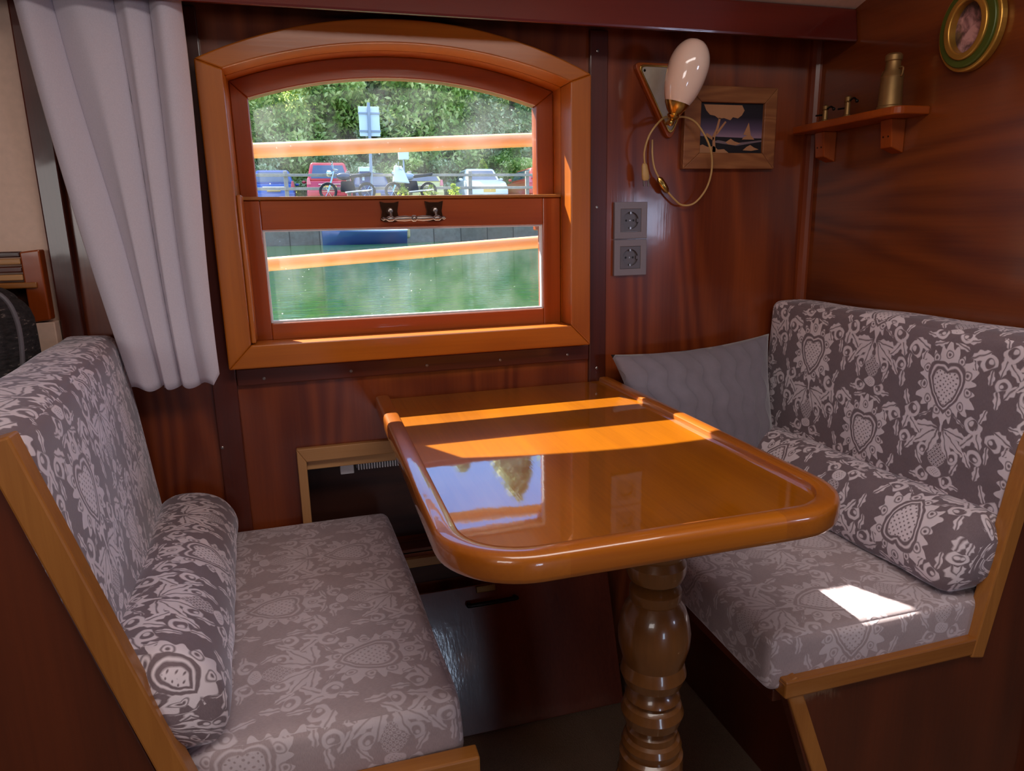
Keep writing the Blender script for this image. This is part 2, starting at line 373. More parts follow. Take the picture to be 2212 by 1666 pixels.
tag(MB().box(-.08, .69, .10, .125, .30, .63).build('wall_niche', DARKW), kind='structure')
tag(MB().box(1.275, 1.30, -.78, .0, -.1, 1.9).build('wall_right', MAHX), kind='structure')
tag(MB().box(-3.2, 3.4, -3.05, .0, -.14, -.1).build('floor', CARPET), kind='structure')
mb = MB(); mb.hexa([(-3.2, -.6, 1.74), (3.4, -.6, 1.74), (3.4, -.12, 1.588), (-3.2, -.12, 1.588), (-3.2, -.6, 1.78), (3.4, -.6, 1.78), (3.4, .1, 1.78), (-3.2, .1, 1.78)])
mb.box(-3.2, 3.4, -3.1, -.6, 1.84, 1.88); mb.box(-3.2, 3.4, -.62, -.58, 1.74, 1.88)
tag(mb.build('ceiling', CREAM), kind='structure')
tag(MB().box(-3.2, 3.4, -3.1, -3.05, -.1, 1.88).build('wall_rear', MAH), kind='structure')
tag(MB().box(-3.25, -3.2, -3.1, .1, -.1, 1.88).build('wall_fore', MAH), kind='structure')
tag(MB().box(3.4, 3.45, -3.1, .1, -.1, 1.88).build('wall_aft', MAH), kind='structure')
tag(MB().box(1.30, 3.4, 0, .10, -.1, 1.88).build('wall_beyond', MAH), kind='structure')

def screws(parent, pts, face):
    for (x, z) in pts: MB().lathe([(.0035, 0), (.0035, .001), (.002, .0018)], (x, face, z), (0, -1, 0), 12).build('screw', STEEL, parent)
# battens and rails on the wall
b = thing('trim_1', (-.19, 0, -.1), kind='structure'); MB().box(-.218, -.168, -.012, 0, -.1, 1.54).build('batten', TRIM, b, .002)
screws(b, [(-.205, .933), (-.212, .649), (-.203, 1.2)], -.012)
b = thing('trim_2', (.68, 0, -.1), kind='structure'); MB().box(.656, .70, -.012, 0, -.1, 1.54).build('batten', TRIM, b, .002)
screws(b, [(.674, 1.496), (.674, 1.151), (.676, .76)], -.012)
b = thing('trim_3', (.24, 0, .78), kind='structure'); MB().box(-.167, .655, -.013, 0, .783, .822).build('rail', TRIMX, b, .003)
screws(b, [(-.111, .797), (.076, .799), (.249, .799), (.426, .799), (.598, .80)], -.013)
tag(MB().box(-.482, -.442, -.022, 0, -.1, 1.6).build('trim_4', TRIM, bevel=.003), kind='structure')
mb = MB(); mb.prism([(1.275, 0), (1.252, 0), (1.254, -.009), (1.26, -.017), (1.268, -.022), (1.275, -.023)], -.1, 1.56, 'Z')
tag(mb.build('trim_5', MAH, bevel=.001), kind='structure')
# beam shelf under the ceiling
mb = MB(); L, Rr = -.60, 1.275
mb.hexa([(L, -.14, 1.512), (Rr, -.14, 1.512), (Rr, 0, 1.548), (L, 0, 1.548), (L, -.128, 1.586), (Rr, -.128, 1.586), (Rr, 0, 1.606), (L, 0, 1.606)])
tag(mb.build('trim_6', REDW, bevel=.006), kind='structure')
tag(MB().box(1.255, 1.275, -.78, -.12, 1.612, 1.64).build('trim_7', REDW, bevel=.003), kind='structure')

# pale frame round the heater niche
n_ = thing('trim_8', (.3, 0, .31), kind='structure')
MB().strip([(-.058, .628), (.668, .628)], [(-.038, .596), (.648, .596)], -.016, .0).build('frame_head', PINE, n_, .002)
MB().strip([(-.058, .628), (-.058, .30)], [(-.038, .596), (-.038, .325)], -.016, .0).build('frame_upright', PINEZ, n_, .002)
MB().strip([(.668, .628), (.668, .30)], [(.648, .596), (.648, .325)], -.016, .0).build('frame_upright', PINEZ, n_, .002)
MB().box(-.058, .668, -.016, 0, .295, .318).build('frame_sill', PINE, n_, .002)
MB().box(-.045, .655, .0, .03, .572, .604).build('inner_batten', PINE, n_, .002)
MB().box(-.045, .655, .0, .05, .325, .338).build('inner_sill', TRIMX, n_, .002)
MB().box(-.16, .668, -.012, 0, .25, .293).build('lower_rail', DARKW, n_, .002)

# ------------------------------------------------------------ the window
win = thing('window_1', (.23, 0, .83), kind='structure')
oL, oR, FY = -.176, .641, -.055
oa = arch(oL, oR, 1.437, 1.527); ia = arch(WXL, WXR, 1.42, 1.481)
MB().strip(oa, ia, FY, .012).build('casing_head', TEAKX, win, .003)
MB().strip([(oL, .828), (oL, 1.437)], [(WXL, .878), (WXL, 1.42)], FY, .012).build('casing_stile', TEAK, win, .003)
MB().strip([(oR, .828), (oR, 1.437)], [(WXR, .878), (WXR, 1.42)], FY, .012).build('casing_stile', TEAK, win, .003)
MB().strip([(oL, .828), (oR, .828)], [(WXL, .878), (WXR, .878)], FY, .012).build('casing_sill', TEAKX, win, .003)
# lining of the opening
mb = MB(); mb.strip([(WXL - .006, .868), (WXR + .006, .868)] + arch(WXL - .006, WXR + .006, 1.423, 1.487), [(WXL, .875), (WXR, .875)] + arch(WXL, WXR, 1.42, 1.481), .012, .135, closed=True)
mb.build('reveal', TEAKX, win)
MB().box(WXL, WXL + .010, -.045, .012, .88, 1.185).build('stop_bead', TEAK, win, .003)
# upper sash
us = MB(); up = thing  # (upper sash sits further out)
y0, y1 = .062, .098; ux0, ux1 = -.092, .549
u_out = arch(WXL, WXR, 1.42, 1.481); u_in = arch(ux0, ux1, 1.387, 1.437)
h = MB().strip(u_out, u_in, y0, y1).build('upper_sash_head', SASHX, win, .0025)
MB().strip([(WXL, 1.10), (WXL, 1.42)], [(ux0, 1.10), (ux0, 1.387)], y0, y1).build('upper_sash_stile', SASH, win, .0025)
MB().strip([(WXR, 1.10), (WXR, 1.42)], [(ux1, 1.10), (ux1, 1.387)], y0, y1).build('upper_sash_stile', SASH, win, .0025)
MB().box(ux0, ux1, y0, y1, 1.125, 1.165).build('upper_sash_rail', SASHX, win, .0025)
MB().prism([(ux0 - .005, 1.15), (ux1 + .005, 1.15)] + arch(ux0 - .005, ux1 + .005, 1.39, 1.441), .080, .083).build('upper_pane', GLASS, win)
# lower sash
ly0, ly1 = .014, .055; lx0, lx1 = -.086, .547; lb, lt = .914, 1.114
MB().box(WXL + .001, lx0, ly0, ly1, .876, 1.176).build('lower_sash_stile', SASH, win, .0025)
MB().box(lx1, WXR - .001, ly0, ly1, .876, 1.176).build('lower_sash_stile', SASH, win, .0025)
MB().box(lx0, lx1, ly0, ly1, .876, lb).build('lower_sash_rail', SASHX, win, .0025)
MB().box(lx0, lx1, ly0, ly1, lt, 1.176).build('lower_sash_rail', SASHX, win, .0025)
MB().box(WXL + .001, WXR - .001, ly0 - .006, ly1 + .004, 1.176, 1.183).build('meeting_ledge', OAKX, win, .002)
MB().box(lx0 - .004, lx1 + .004, .032, .035, lb - .004, lt + .004).build('lower_pane', GLASS, win)
# putty bead round the lower pane
mb = MB(); mb.strip([(lx0, lb), (lx1, lb), (lx1, lt), (lx0, lt)], [(lx0 + .004, lb + .004), (lx1 - .004, lb + .004), (lx1 - .004, lt - .004), (lx0 + .004, lt - .004)], .020, .032, closed=True)
mb.build('glazing_bead', WHITEP, win)
# drop handle on the meeting rail
hd = None
def plate(x):
    w_ = .021; z0, z1 = 1.126, 1.171
    pts = [(x - w_, z0 + .004), (x - w_ * .55, z0), (x + w_ * .55, z0), (x + w_, z0 + .004), (x + w_ * .8, (z0 + z1) / 2), (x + w_, z1), (x + w_ * .5, z1 - .003), (x - w_ * .5, z1 - .003), (x - w_, z1), (x - w_ * .8, (z0 + z1) / 2)]
    return MB().prism(pts, .008, .014)
hb = plate(.186).build('handle_plate', BRONZE, win, .001); hb2 = plate(.286).build('handle_plate', BRONZE, win, .001)
for x, pl in ((.186, hb), (.286, hb2)):
    MB().lathe([(.008, 0), (.008, .004), (.006, .008), (.007, .012), (.005, .018), (.0, .020)], (x, .010, 1.150), (0, -1, 0), 20).build('handle_stud', STEEL, pl, smooth=True)
prof = [(.0005, -.072), (.004, -.068), (.002, -.062), (.006, -.056), (.006, -.048), (.003, -.043), (.005, -.036), (.0062, -.02), (.0045, -.006), (.007, -.003), (.007, .003), (.0045, .006), (.0062, .02), (.005, .036), (.003, .043), (.006, .048), (.006, .056), (.002, .062), (.004, .068), (.0005, .072)]
mb = MB(); mb.lathe(prof, (.236, -.016, 1.133), (1, 0, 0), 16)
for x in (.186, .286): mb.tube([(x, -.004, 1.148), (x, -.014, 1.143), (x, -.016, 1.134)], .003, 8)
mb.build('drop_handle', STEEL, win, smooth=True)

# ============================================================ TABLE
tb = thing('dinette_table', (.42, -.45, -.1), 'varnished honey-brown wooden table with raised rounded rim and turned leg, sunlit under the window', 'table')
tx0, tx1, tyn = .155, .684, -.862
def rrect(x0, x1, y0, r, n=10):
    """left side (from wall) round the two near corners to the right side (to wall)"""
    P = [(x0, -.014)]
    P += [(x0 + r - r * math.cos(t), y0 + r - r * math.sin(t)) for t in [PI / 2 * i / n for i in range(n + 1)]]
    P += [(x1 - r + r * math.sin(t), y0 + r - r * math.cos(t)) for t in [PI / 2 * i / n for i in range(n + 1)]]
    P += [(x1, -.014)]; return P
inner = rrect(tx0, tx1, tyn, .085)
MB().prism(inner, .700, .727, 'Z').build('tabletop', TABLE, tb)
# rim: profile swept along the outline, in five pieces
out_n = 12
def rim_loop(p, nrm):
    # section: (offset outward, z)
    sec = [(-.003, .702), (-.003, .729), (-.0015, .7345), (.002, .7365), (.012, .7370), (.0215, .7365), (.0265, .7345), (.029, .730), (.030, .724), (.030, .708), (.028, .702), (.024, .699), (.010, .698)]
    return [(p[0] + nrm[0] * a, p[1] + nrm[1] * a, z) for a, z in sec]
def sweep(pts, mat, name='edge_moulding'):
    v = []; f = []; m_ = 0
    for (p, nrm) in pts: q = rim_loop(p, nrm); m_ = len(q); v += q
    n = len(pts)
    for i in range(n - 1):
        for k in range(m_): k2 = (k + 1) % m_; f.append((i * m_ + k, i * m_ + k2, (i + 1) * m_ + k2, (i + 1) * m_ + k))
    f.append(tuple(range(m_))); f.append(tuple((n - 1) * m_ + k for k in range(m_)))
    return MB().add(v, f).build(name, mat, tb, smooth=True)
r = .085; cl_ = (tx0 + r, tyn + r); cr_ = (tx1 - r, tyn + r)
sweep([((tx0, -.014), (-1, 0)), ((tx0, tyn + r), (-1, 0))], RIM)
sweep([((cl_[0] - r * math.cos(t), cl_[1] - r * math.sin(t)), (-math.cos(t), -math.sin(t))) for t in [PI / 2 * i / 14 for i in range(15)]] + [((tx0 + r + .03, tyn), (0, -1))], RIM)
sweep([((tx0 + r + .03, tyn), (0, -1)), ((tx1 - r - .03, tyn), (0, -1))], RIMX)
sweep([((tx1 - r - .03, tyn), (0, -1))] + [((cr_[0] + r * math.sin(t), cr_[1] - r * math.cos(t)), (math.sin(t), -math.cos(t))) for t in [PI / 2 * i / 14 for i in range(15)]], RIM)
sweep([((tx1, tyn + r), (1, 0)), ((tx1, -.014), (1, 0))], RIM)
prof = [(.050, -.1), (.050, -.085), (.046, -.08), (.046, -.06), (.036, -.05)]
leg = [(.048, -.06), (.048, .298), (.0476, .330), (.0420, .334), (.045, .348), (.042, .357), (.0376, .361), (.038, .372), (.0310, .378), (.041, .386), (.0465, .403), (.0425, .416), (.0395, .419), (.0350, .422), (.0405, .428), (.0375, .438), (.0310, .446), (.0424, .452), (.0482, .468), (.0450, .483), (.0440, .486), (.047, .498), (.0515, .515), (.0524, .533), (.049, .556), (.0435, .572), (.0350, .583), (.037, .587), (.0372, .600), (.0335, .604), (.0235, .608), (.0285, .612), (.038, .618), (.0425, .630), (.0425, .642), (.037, .652), (.042, .660), (.05, .699)]
MB().lathe([(.056, -.1), (.056, -.06)] + leg, (.442, -.78, 0), (0, 0, 1), 48).build('turned_leg', LEGW, tb, smooth=True, sharp=26)
# flutes cut as dark grooves: raised reeds round the lower shaft
lo = MB()
for k in range(16):
    a = 2 * PI * k / 16; c = Vector((.442 + .0455 * math.cos(a), -.78 + .0455 * math.sin(a), 0))
    lo.tube([(c.x, c.y, -.05), (c.x, c.y, .285), (c.x - .004 * math.cos(a), c.y - .004 * math.sin(a), .306)], [.0075, .0075, .004], 8)
lo.build('reeding', LEGW, tb, smooth=True)

# ============================================================ CUSHIONS
def tri(c, a, b, g):
    """trilinear; corners order: (x-,y-,z-),(x+,y-,z-),(x+,y+,z-),(x-,y+,z-), then z+"""
    a, b, g = (a + 1) / 2, (b + 1) / 2, (g + 1) / 2; c = [Vector(q) for q in c]
    lo_ = (c[0] * (1 - a) + c[1] * a) * (1 - b) + (c[3] * (1 - a) + c[2] * a) * b
    hi_ = (c[4] * (1 - a) + c[5] * a) * (1 - b) + (c[7] * (1 - a) + c[6] * a) * b
    return lo_ * (1 - g) + hi_ * g
def cushion(name, c, mat, parent=None, r=.02, puff=.006, cell=.014, seed=0, wrinkle=.0025, uvoff=(0, 0)):
    cs = [Vector(q) for q in c]
    ext = [((cs[1] - cs[0]).length + (cs[6] - cs[7]).length) / 4, ((cs[3] - cs[0]).length + (cs[6] - cs[5]).length) / 4, ((cs[4] - cs[0]).length + (cs[6] - cs[2]).length) / 4]
    v = []; f = []; uvs = []
    rs = random.Random(seed); ph = [rs.uniform(0, 6) for _ in range(6)]
    def grid1(n, h, r_):  # finer samples near the rounded edges
        base = list(np.linspace(-h + r_, h - r_, n)); e = [h - r_ * math.sin(t) for t in (0, .0)]
        edge = [h - r_ * (1 - math.sin(t)) for t in np.linspace(0, PI / 2, 5)[1:]]
        return [-x for x in edge[::-1]] + base + edge
    g = [grid1(max(3, int(2 * (ext[i] - r) / cell)), ext[i], r) for i in range(3)]
    for ax in range(3):
        o1, o2 = [(1, 2), (0, 2), (0, 1)][ax]
        for sgn in (-1, 1):
            base = len(v); n1, n2 = len(g[o1]), len(g[o2])
            for p1 in g[o1]:
                for p2 in g[o2]:
                    q = [0, 0, 0]; q[ax] = sgn * ext[ax]; q[o1] = p1; q[o2] = p2; q = Vector(q)
                    inn = Vector([max(-ext[i] + r, min(ext[i] - r, q[i])) for i in range(3)]); d = (q - inn).normalized()
                    k1 = 1 - (p1 / ext[o1]) ** 2; k2 = 1 - (p2 / ext[o2]) ** 2
                    w_ = wrinkle * (math.sin(17 * p1 + 9 * p2 + ph[0]) + math.sin(-13 * p1 + 21 * p2 + ph[1])) * min(1, 3 * k1) * min(1, 3 * k2)
                    pt = inn + d * r; pt[ax] += sgn * (puff * (k1 ** .5 if k1 > 0 else 0) * (k2 ** .5 if k2 > 0 else 0) + w_ * .5)
                    v.append(tri(c, pt.x / ext[0], pt.y / ext[1], pt.z / ext[2]))
                    uvs.append({0: (q.y, q.z + q.x * 0), 1: (q.x, q.z), 2: (q.y, q.x)}[ax])
            for i in range(n1 - 1):
                for j in range(n2 - 1): f.append((base + i * n2 + j, base + (i + 1) * n2 + j, base + (i + 1) * n2 + j + 1, base + i * n2 + j + 1))
    me = bpy.data.meshes.new(name); me.from_pydata([tuple(x) for x in v], [], f)
    ul = me.uv_layers.new(name='UVMap'); li = np.empty(len(me.loops), dtype=np.int32); me.loops.foreach_get('vertex_index', li)
    ua = np.array(uvs)[li] + np.array(uvoff); ul.data.foreach_set('uv', ua.ravel())
    bm = bmesh.new(); bm.from_mesh(me); bmesh.ops.remove_doubles(bm, verts=bm.verts, dist=1e-5); bmesh.ops.recalc_face_normals(bm, faces=bm.faces); bm.to_mesh(me); bm.free()
    me.shade_smooth(); return link_mesh(name, me, mat, parent)
def seam(parent, pts, mat, closed=True, r=.0022):
    return MB().tube(pts, r, 6, closed=closed).build('piping', mat, parent, smooth=True)

# ---- left bench
YN = -.735
lbn = thing('bench', (-.15, -.37, -.1), 'left-hand dark mahogany bench with oak-edged A-shaped end panel beside the curtain', 'bench')
ex = lambda o, y: o
MB().prism([(-.52, -.1), (.02, -.1), (.172, .345), (-.205, .345), (-.345, .870), (-.56, .05)], YN - .022, YN).build('end_panel', ENDP, lbn, .002)
def edge(parent, a, b, w_, mat, y0=-.764, y1=-.735, name='oak_edging'):
    """flat strip along a line in the panel's plane, lying to the right of a->b"""
    d = Vector((b[0] - a[0], b[1] - a[1])).normalized(); n = Vector((d.y, -d.x)) * w_
    return MB().prism([a, b, (b[0] + n.x, b[1] + n.y), (a[0] + n.x, a[1] + n.y)], y0, y1).build(name, mat, parent, .003)
edge(lbn, (-.352, .895), (-.198, .336), -.032, OAK, -.765, -.736); edge(lbn, (-.352, .893), (-.62, .05), .030, OAK, -.766, -.737)
edge(lbn, (-.225, .372), (.180, .372), .032, OAKX)
edge(lbn, (.172, .36), (.06, .05), .028, OAK, -.760, -.733)
MB().box(-.44, .02, -.735, -.01, -.1, .30).build('base', ENDP, lbn, .003)
MB().box(-.44, .150, -.735, -.01, .322, .345).build('seat_board', ENDP, lbn, .002)
MB().hexa([(-.40, -.735, .345), (-.385, -.735, .345), (-.385, -.01, .345), (-.40, -.01, .345), (-.475, -.735, .86), (-.46, -.735, .86), (-.46, -.01, .86), (-.475, -.01, .86)]).build('back_board', ENDP, lbn, .002)

c = [(-.37, -.73, .347), (.166, -.73, .347), (.140, -.012, .350), (-.36, -.012, .350), (-.37, -.73, .445), (.160, -.73, .448), (.134, -.012, .452), (-.36, -.012, .450)]
tag(cushion('seat_cushion', c, VELVET_SEAT, None, .016, .006, seed=3, uvoff=(.03, .05)), 'grey damask seat cushion on the left bench, beside the bolster', 'cushion', 'damask seat cushions')
c = [(-.37, -.748, .455), (-.26, -.748, .455), (-.338, -.015, .455), (-.44, -.015, .455), (-.43, -.748, .905), (-.315, -.748, .900), (-.382, -.015, .912), (-.485, -.015, .915)]
o = cushion('back_cushion', c, VELVET, None, .022, .008, seed=5, uvoff=(.02, .1))
tag(o, 'upright grey damask back cushion leaning on the left bench end, below the curtain', 'cushion', 'damask back cushions')

def bolster(name, a, b, rx, rz, mat, label, seed=1, lean=0, uvoff=0, rzb=None):
    """soft D-section roll along y from a to b"""
    A, B = Vector(a), Vector(b); n, s_ = 46, 64; v = []; f = []; uv = []
    L = (B - A).length; rs = random.Random(seed); ph = [rs.uniform(0, 6) for _ in range(4)]
    for i in range(n + 1):
        t = i / n; e = min(t, 1 - t) * L; k = 1 if e > .035 else math.sqrt(max(0, 1 - (1 - e / .035) ** 2)) * .30 + .70
        if i in (0, n): k = .70
        for j in range(s_):
            an = 2 * PI * j / s_; ca, sa = math.cos(an), math.sin(an)
            p_ = 2.35; rr = (abs(ca) ** p_ + abs(sa) ** p_) ** (-1 / p_)
            wob = 1 + .012 * math.sin(5 * t * 6 + 2 * an + ph[0]) + .01 * math.sin(9 * t + 3 * an + ph[1])
            rz_ = rz + (rzb - rz) * t if rzb else rz
            x, z = rx * rr * ca * wob, rz_ * rr * sa * wob
            if z < -rz_ * .9: z = -rz_ * .9 - (abs(z) - rz_ * .9) * .2
            P = A.lerp(B, t); v.append((P.x + x * k + lean * z, P.y, P.z + z * k)); uv.append((P.y + uvoff, an * (rx + rz) / 2))
    for i in range(n):
        for j in range(s_): f.append((i * s_ + j, i * s_ + (j + 1) % s_, (i + 1) * s_ + (j + 1) % s_, (i + 1) * s_ + j))
    nb = len(v)
    for (i, P, sg) in ((0, A, 1), (n, B, -1)):   # end caps with a shallow dome
        v.append((P.x, P.y + (-.012 if P.y == min(A.y, B.y) else .006), P.z)); uv.append((P.y + uvoff, 0)); ci = len(v) - 1
        mid = len(v)
        for j in range(s_):
            q = Vector(v[i * s_ + j]); m_ = q.lerp(Vector(v[ci]), .35); m_.y = P.y + (v[ci][1] - P.y) * .8; v.append(tuple(m_)); uv.append((P.y + uvoff + .02, uv[i * s_ + j][1]))
        for j in range(s_):
            j2 = (j + 1) % s_; f.append((i * s_ + j, i * s_ + j2, mid + j2, mid + j)); f.append((mid + j, mid + j2, ci))
    me = bpy.data.meshes.new(name); me.from_pydata(v, [], f); ul = me.uv_layers.new(name='UVMap')
    for poly in me.polygons:
        us_ = [uv[me.loops[l].vertex_index] for l in poly.loop_indices]; mx = max(q[1] for q in us_)
        for l, q in zip(poly.loop_indices, us_):
            vv = q[1] + (2 * PI * (rx + rz) / 2 if mx - q[1] > .2 else 0); ul.data[l].uv = (q[0], vv)
    bm = bmesh.new(); bm.from_mesh(me); bmesh.ops.recalc_face_normals(bm, faces=bm.faces); bm.to_mesh(me); bm.free(); me.shade_smooth()
    o = link_mesh(name, me, mat); tag(o, label, 'bolster', 'damask bolsters'); return o
bolster('bolster', (-.222, -.742, .524), (-.272, -.02, .505), .074, .080, VELVET, 'grey damask bolster roll on the left bench seat against its backrest', 2, -.25, rzb=.058)

# ---- right bench
rbn = thing('bench', (1.0, -.37, -.1), 'right-hand dark mahogany bench with oak-edged end panel under the shelf wall', 'bench')
MB().prism([(.87, -.1), (1.274, -.1), (1.274, .90), (1.20, .92), (1.088, .345), (.70, .345), (.77, .14)], -.757, YN).build('end_panel', ENDP, rbn, .002)
edge(rbn, (.692, .378), (1.100, .378), .032, OAKX)
edge(rbn, (1.080, .342), (1.194, .938), .030, OAK, -.765, -.736)
edge(rbn, (.690, .372), (.775, .150), -.028, OAK, -.762, -.734); edge(rbn, (.775, .150), (.872, -.098), -.028, OAK, -.762, -.734)
MB().box(.89, 1.27, -.735, -.01, -.1, .30).build('base', ENDP, rbn, .003)
MB().box(.69, 1.27, -.735, -.01, .322, .345).build('seat_board', ENDP, rbn, .002)
c = [(.672, -.745, .347), (1.19, -.745, .347), (1.19, -.012, .350), (.690, -.012, .350), (.672, -.745, .446), (1.19, -.745, .446), (1.19, -.012, .450), (.680, -.012, .450)]
tag(cushion('seat_cushion', c, VELVET_SEAT, None, .016, .005, seed=8, uvoff=(.10, .02)), 'grey damask seat cushion on the right bench, with a bright sun patch', 'cushion', 'damask seat cushions')
c = [(1.145, -.748, .455), (1.262, -.748, .455), (1.262, -.015, .455), (1.150, -.015, .455), (1.158, -.748, .905), (1.265, -.748, .905), (1.265, -.015, .905), (1.172, -.015, .905)]
o = cushion('back_cushion', c, VELVET, None, .02, .006, seed=9, uvoff=(.012, .085))
tag(o, 'upright grey damask back cushion against the right wall, under the shelf', 'cushion', 'damask back cushions')
bolster('bolster', (1.100, -.742, .522), (1.085, -.03, .520), .070, .076, VELVET, 'grey damask bolster roll on the right bench below its back cushion', 5, .2, .06)

# ---- quilted pillow in the far right corner
def pillow():
    n = 40; v = []; f = []; uv = []
    c00, c10, c01, c11 = Vector((.76, -.20, .462)), Vector((1.115, -.17, .458)), Vector((.695, -.055, .800)), Vector((1.135, -.065, .826))
    nrm = (c10 - c00).cross(c01 - c00).normalized()
    for side in (1, -1):
        for i in range(n + 1):
            for j in range(n + 1):
                a, b = i / n, j / n; x, y = 2 * a - 1, 2 * b - 1
                # edges draw in between the pointed corners
                aa = a + (-.035 * x * (1 - y * y)); bb = b + (-.04 * y * (1 - x * x))
                P = c00.lerp(c10, aa).lerp(c01.lerp(c11, aa), bb)
                th = .055 * (max(0, 1 - x * x) ** .55) * (max(0, 1 - y * y) ** .55)
                wr = .004 * math.sin(30 * a + 4 * b) * math.exp(-((a - .45) / .15) ** 2) * b * (1 if side > 0 else 0)
                v.append(P + nrm * (side * th + wr)); uv.append((a * .44, b * .37))
        b0 = 0 if side == 1 else (n + 1) ** 2
        for i in range(n):
            for j in range(n): q = (b0 + i * (n + 1) + j, b0 + (i + 1) * (n + 1) + j, b0 + (i + 1) * (n + 1) + j + 1, b0 + i * (n + 1) + j + 1); f.append(q)
    me = bpy.data.meshes.new('pillow'); me.from_pydata([tuple(x) for x in v], [], f); ul = me.uv_layers.new(name='UVMap')
    li = np.empty(len(me.loops), dtype=np.int32); me.loops.foreach_get('vertex_index', li); ul.data.foreach_set('uv', np.array(uv)[li].ravel())
    bm = bmesh.new(); bm.from_mesh(me); bmesh.ops.remove_doubles(bm, verts=bm.verts, dist=1e-4); bmesh.ops.recalc_face_normals(bm, faces=bm.faces); bm.to_mesh(me); bm.free(); me.shade_smooth()
    return link_mesh('throw_pillow', me, QUILT)
tag(pillow(), 'plain grey quilted pillow leaning in the corner behind the table', 'pillow')

# ============================================================ CURTAIN
def curtain():
    n, m_ = 200, 60; v = []; f = []
    for j in range(m_ + 1):
        t = j / m_; z = 1.62 - .81 * t
        xl = -.458 + .104 * t ** 1.05 - .006 * math.sin(PI * t); xr = -.184 + .003 * math.sin(6 * t) - .004 * t
        for i in range(n + 1):
            s = i / n; ss = s + .012 * math.sin(9 * s + 2.2 * t); q = ss * 3.7 + .14 * math.sin(3 * t + s * 7) + .1
            fold = abs(math.sin(PI * q)) ** .7; amp = .030 + .008 * math.sin(2.4 * math.floor(q) + 1)
            side = .008 * math.sin(2 * PI * q + .8)
            y = -.070 - amp * fold * (1 - .25 * t) - .012 * s; x = xl + (xr - xl) * s + side * (1 - abs(2 * s - 1))
            zz = z + (.006 * math.sin(PI * q * 2) + (.028 if s > .93 else 0) * (s - .93) / .07) * t ** 6
            v.append((x, y, zz))
    for j in range(m_):
        for i in range(n): f.append((j * (n + 1) + i, j * (n + 1) + i + 1, (j + 1) * (n + 1) + i + 1, (j + 1) * (n + 1) + i))
    me = bpy.data.meshes.new('curtain'); me.from_pydata(v, [], f); me.shade_smooth()
    th = thing('curtain', (-.3, -.08, .81), 'long lavender-grey pleated curtain hanging left of the window', 'curtain')
    o = link_mesh('curtain_cloth', me, CLOTH, th); x = o.modifiers.new('thick', 'SOLIDIFY'); x.thickness = .0022
    MB().tube([(-.50, -.09, 1.615), (-.15, -.09, 1.615)], .006, 12).build('curtain_rod', BRASS, th, smooth=True)
    for x_ in (-.46, -.17): MB().tube([(x_, -.09, 1.615), (x_, -.09, 1.628), (x_, -.05, 1.63), (x_, -.0, 1.63)], .004, 8).build('rod_bracket', BRASS, th, smooth=True)
curtain()

# ============================================================ WALL LAMP
lm = thing('wall_lamp', (.86, 0, 1.40), 'cream glass egg wall lamp with brass cup on a triangular wooden plate', 'lamp')
def rounded_tri(P, r, n=8):
    out = []; k = len(P)
    for i in range(k):
        a, b, c_ = Vector(P[i - 1]), Vector(P[i]), Vector(P[(i + 1) % k]); d1 = (a - b).normalized(); d2 = (c_ - b).normalized()
        h = r / math.tan(d1.angle(d2) / 2); p1 = b + d1 * h; p2 = b + d2 * h
        out += [tuple((p1 * (1 - t) + b * t) * (1 - t) + (b * (1 - t) + p2 * t) * t) for t in [q / n for q in range(n + 1)]]
    return out
T = [(.762, 1.476), (.944, 1.476), (.862, 1.300)]
MB().prism(rounded_tri(T, .012), -.014, 0).build('back_plate', SASH, lm, .002)
cT = Vector((.856, 1.417)); T2 = [tuple(cT + (Vector(p) - cT) * .90) for p in T]; T3 = [tuple(cT + (Vector(p) - cT) * .84) for p in T]
MB().strip(rounded_tri(T2, .011), rounded_tri(T3, .010), -.019, -.012, closed=True).build('plate_trim', BRASS, lm, .001)
MB().prism(rounded_tri(T3, .010), -.016, -.012).build('plate_inlay', plain('pale_grey_laminate', srgb(176, 164, 150), .4), lm)
MB().lathe([(.003, 0), (.003, .001)], (.79, -.016, 1.458), (0, -1, 0), 10).build('plate_screw', IRON, lm)
axd = Vector((.032, -.02, .126)).normalized(); b0 = Vector((.822, -.115, 1.372))
mb = MB(); prof = []
for i in range(25):
    t = i / 24; hgt = .135 * t; rr = .0445 * math.sqrt(max(0, 1 - ((t - .56) / (.56 if t < .56 else .44)) ** 2)) if t > .56 else .0445 * math.sqrt(max(0, 1 - ((.56 - t) / .72) ** 2))
    prof.append((max(rr, .0005), hgt))
mb.lathe(prof, b0, axd, 40)
OPAL = plain('opal_glass', srgb(238, 206, 188), .12, 0, coat=1, var=.02)
mb.build('lamp_shade', OPAL, lm, smooth=True)
MB().lathe([(.004, -.050), (.007, -.046), (.007, -.040), (.004, -.037), (.010, -.034), (.014, -.028), (.012, -.024), (.018, -.018), (.027, -.004), (.029, .004), (.029, .006)], b0, axd, 28).build('lamp_cup', BRASS, lm, smooth=True)
c0 = b0 + axd * -.034
MB().tube(catmull([c0, c0 + Vector((.004, .03, -.006)), (.85, -.05, 1.345), (.857, -.016, 1.352)], 6), .0045, 10).build('lamp_arm', BRASS, lm, smooth=True)
CORD = plain('cream_flex', srgb(190, 150, 92), .5)
cord1 = [(.856, -.030, 1.352), (.83, -.045, 1.352), (.805, -.05, 1.333), (.787, -.05, 1.308), (.779, -.045, 1.275), (.783, -.04, 1.248)]
MB().tube(catmull(cord1, 8), .0024, 8).build('power_cord', CORD, lm, smooth=True)
pg = MB().lathe([(.004, .0), (.0075, -.006), (.0095, -.025), (.0095, -.036), (.006, -.040)], (.783, -.038, 1.250), (-.12, 0, 1), 14, sx=1, sy=.6).build('plug', CORD, lm, smooth=True)
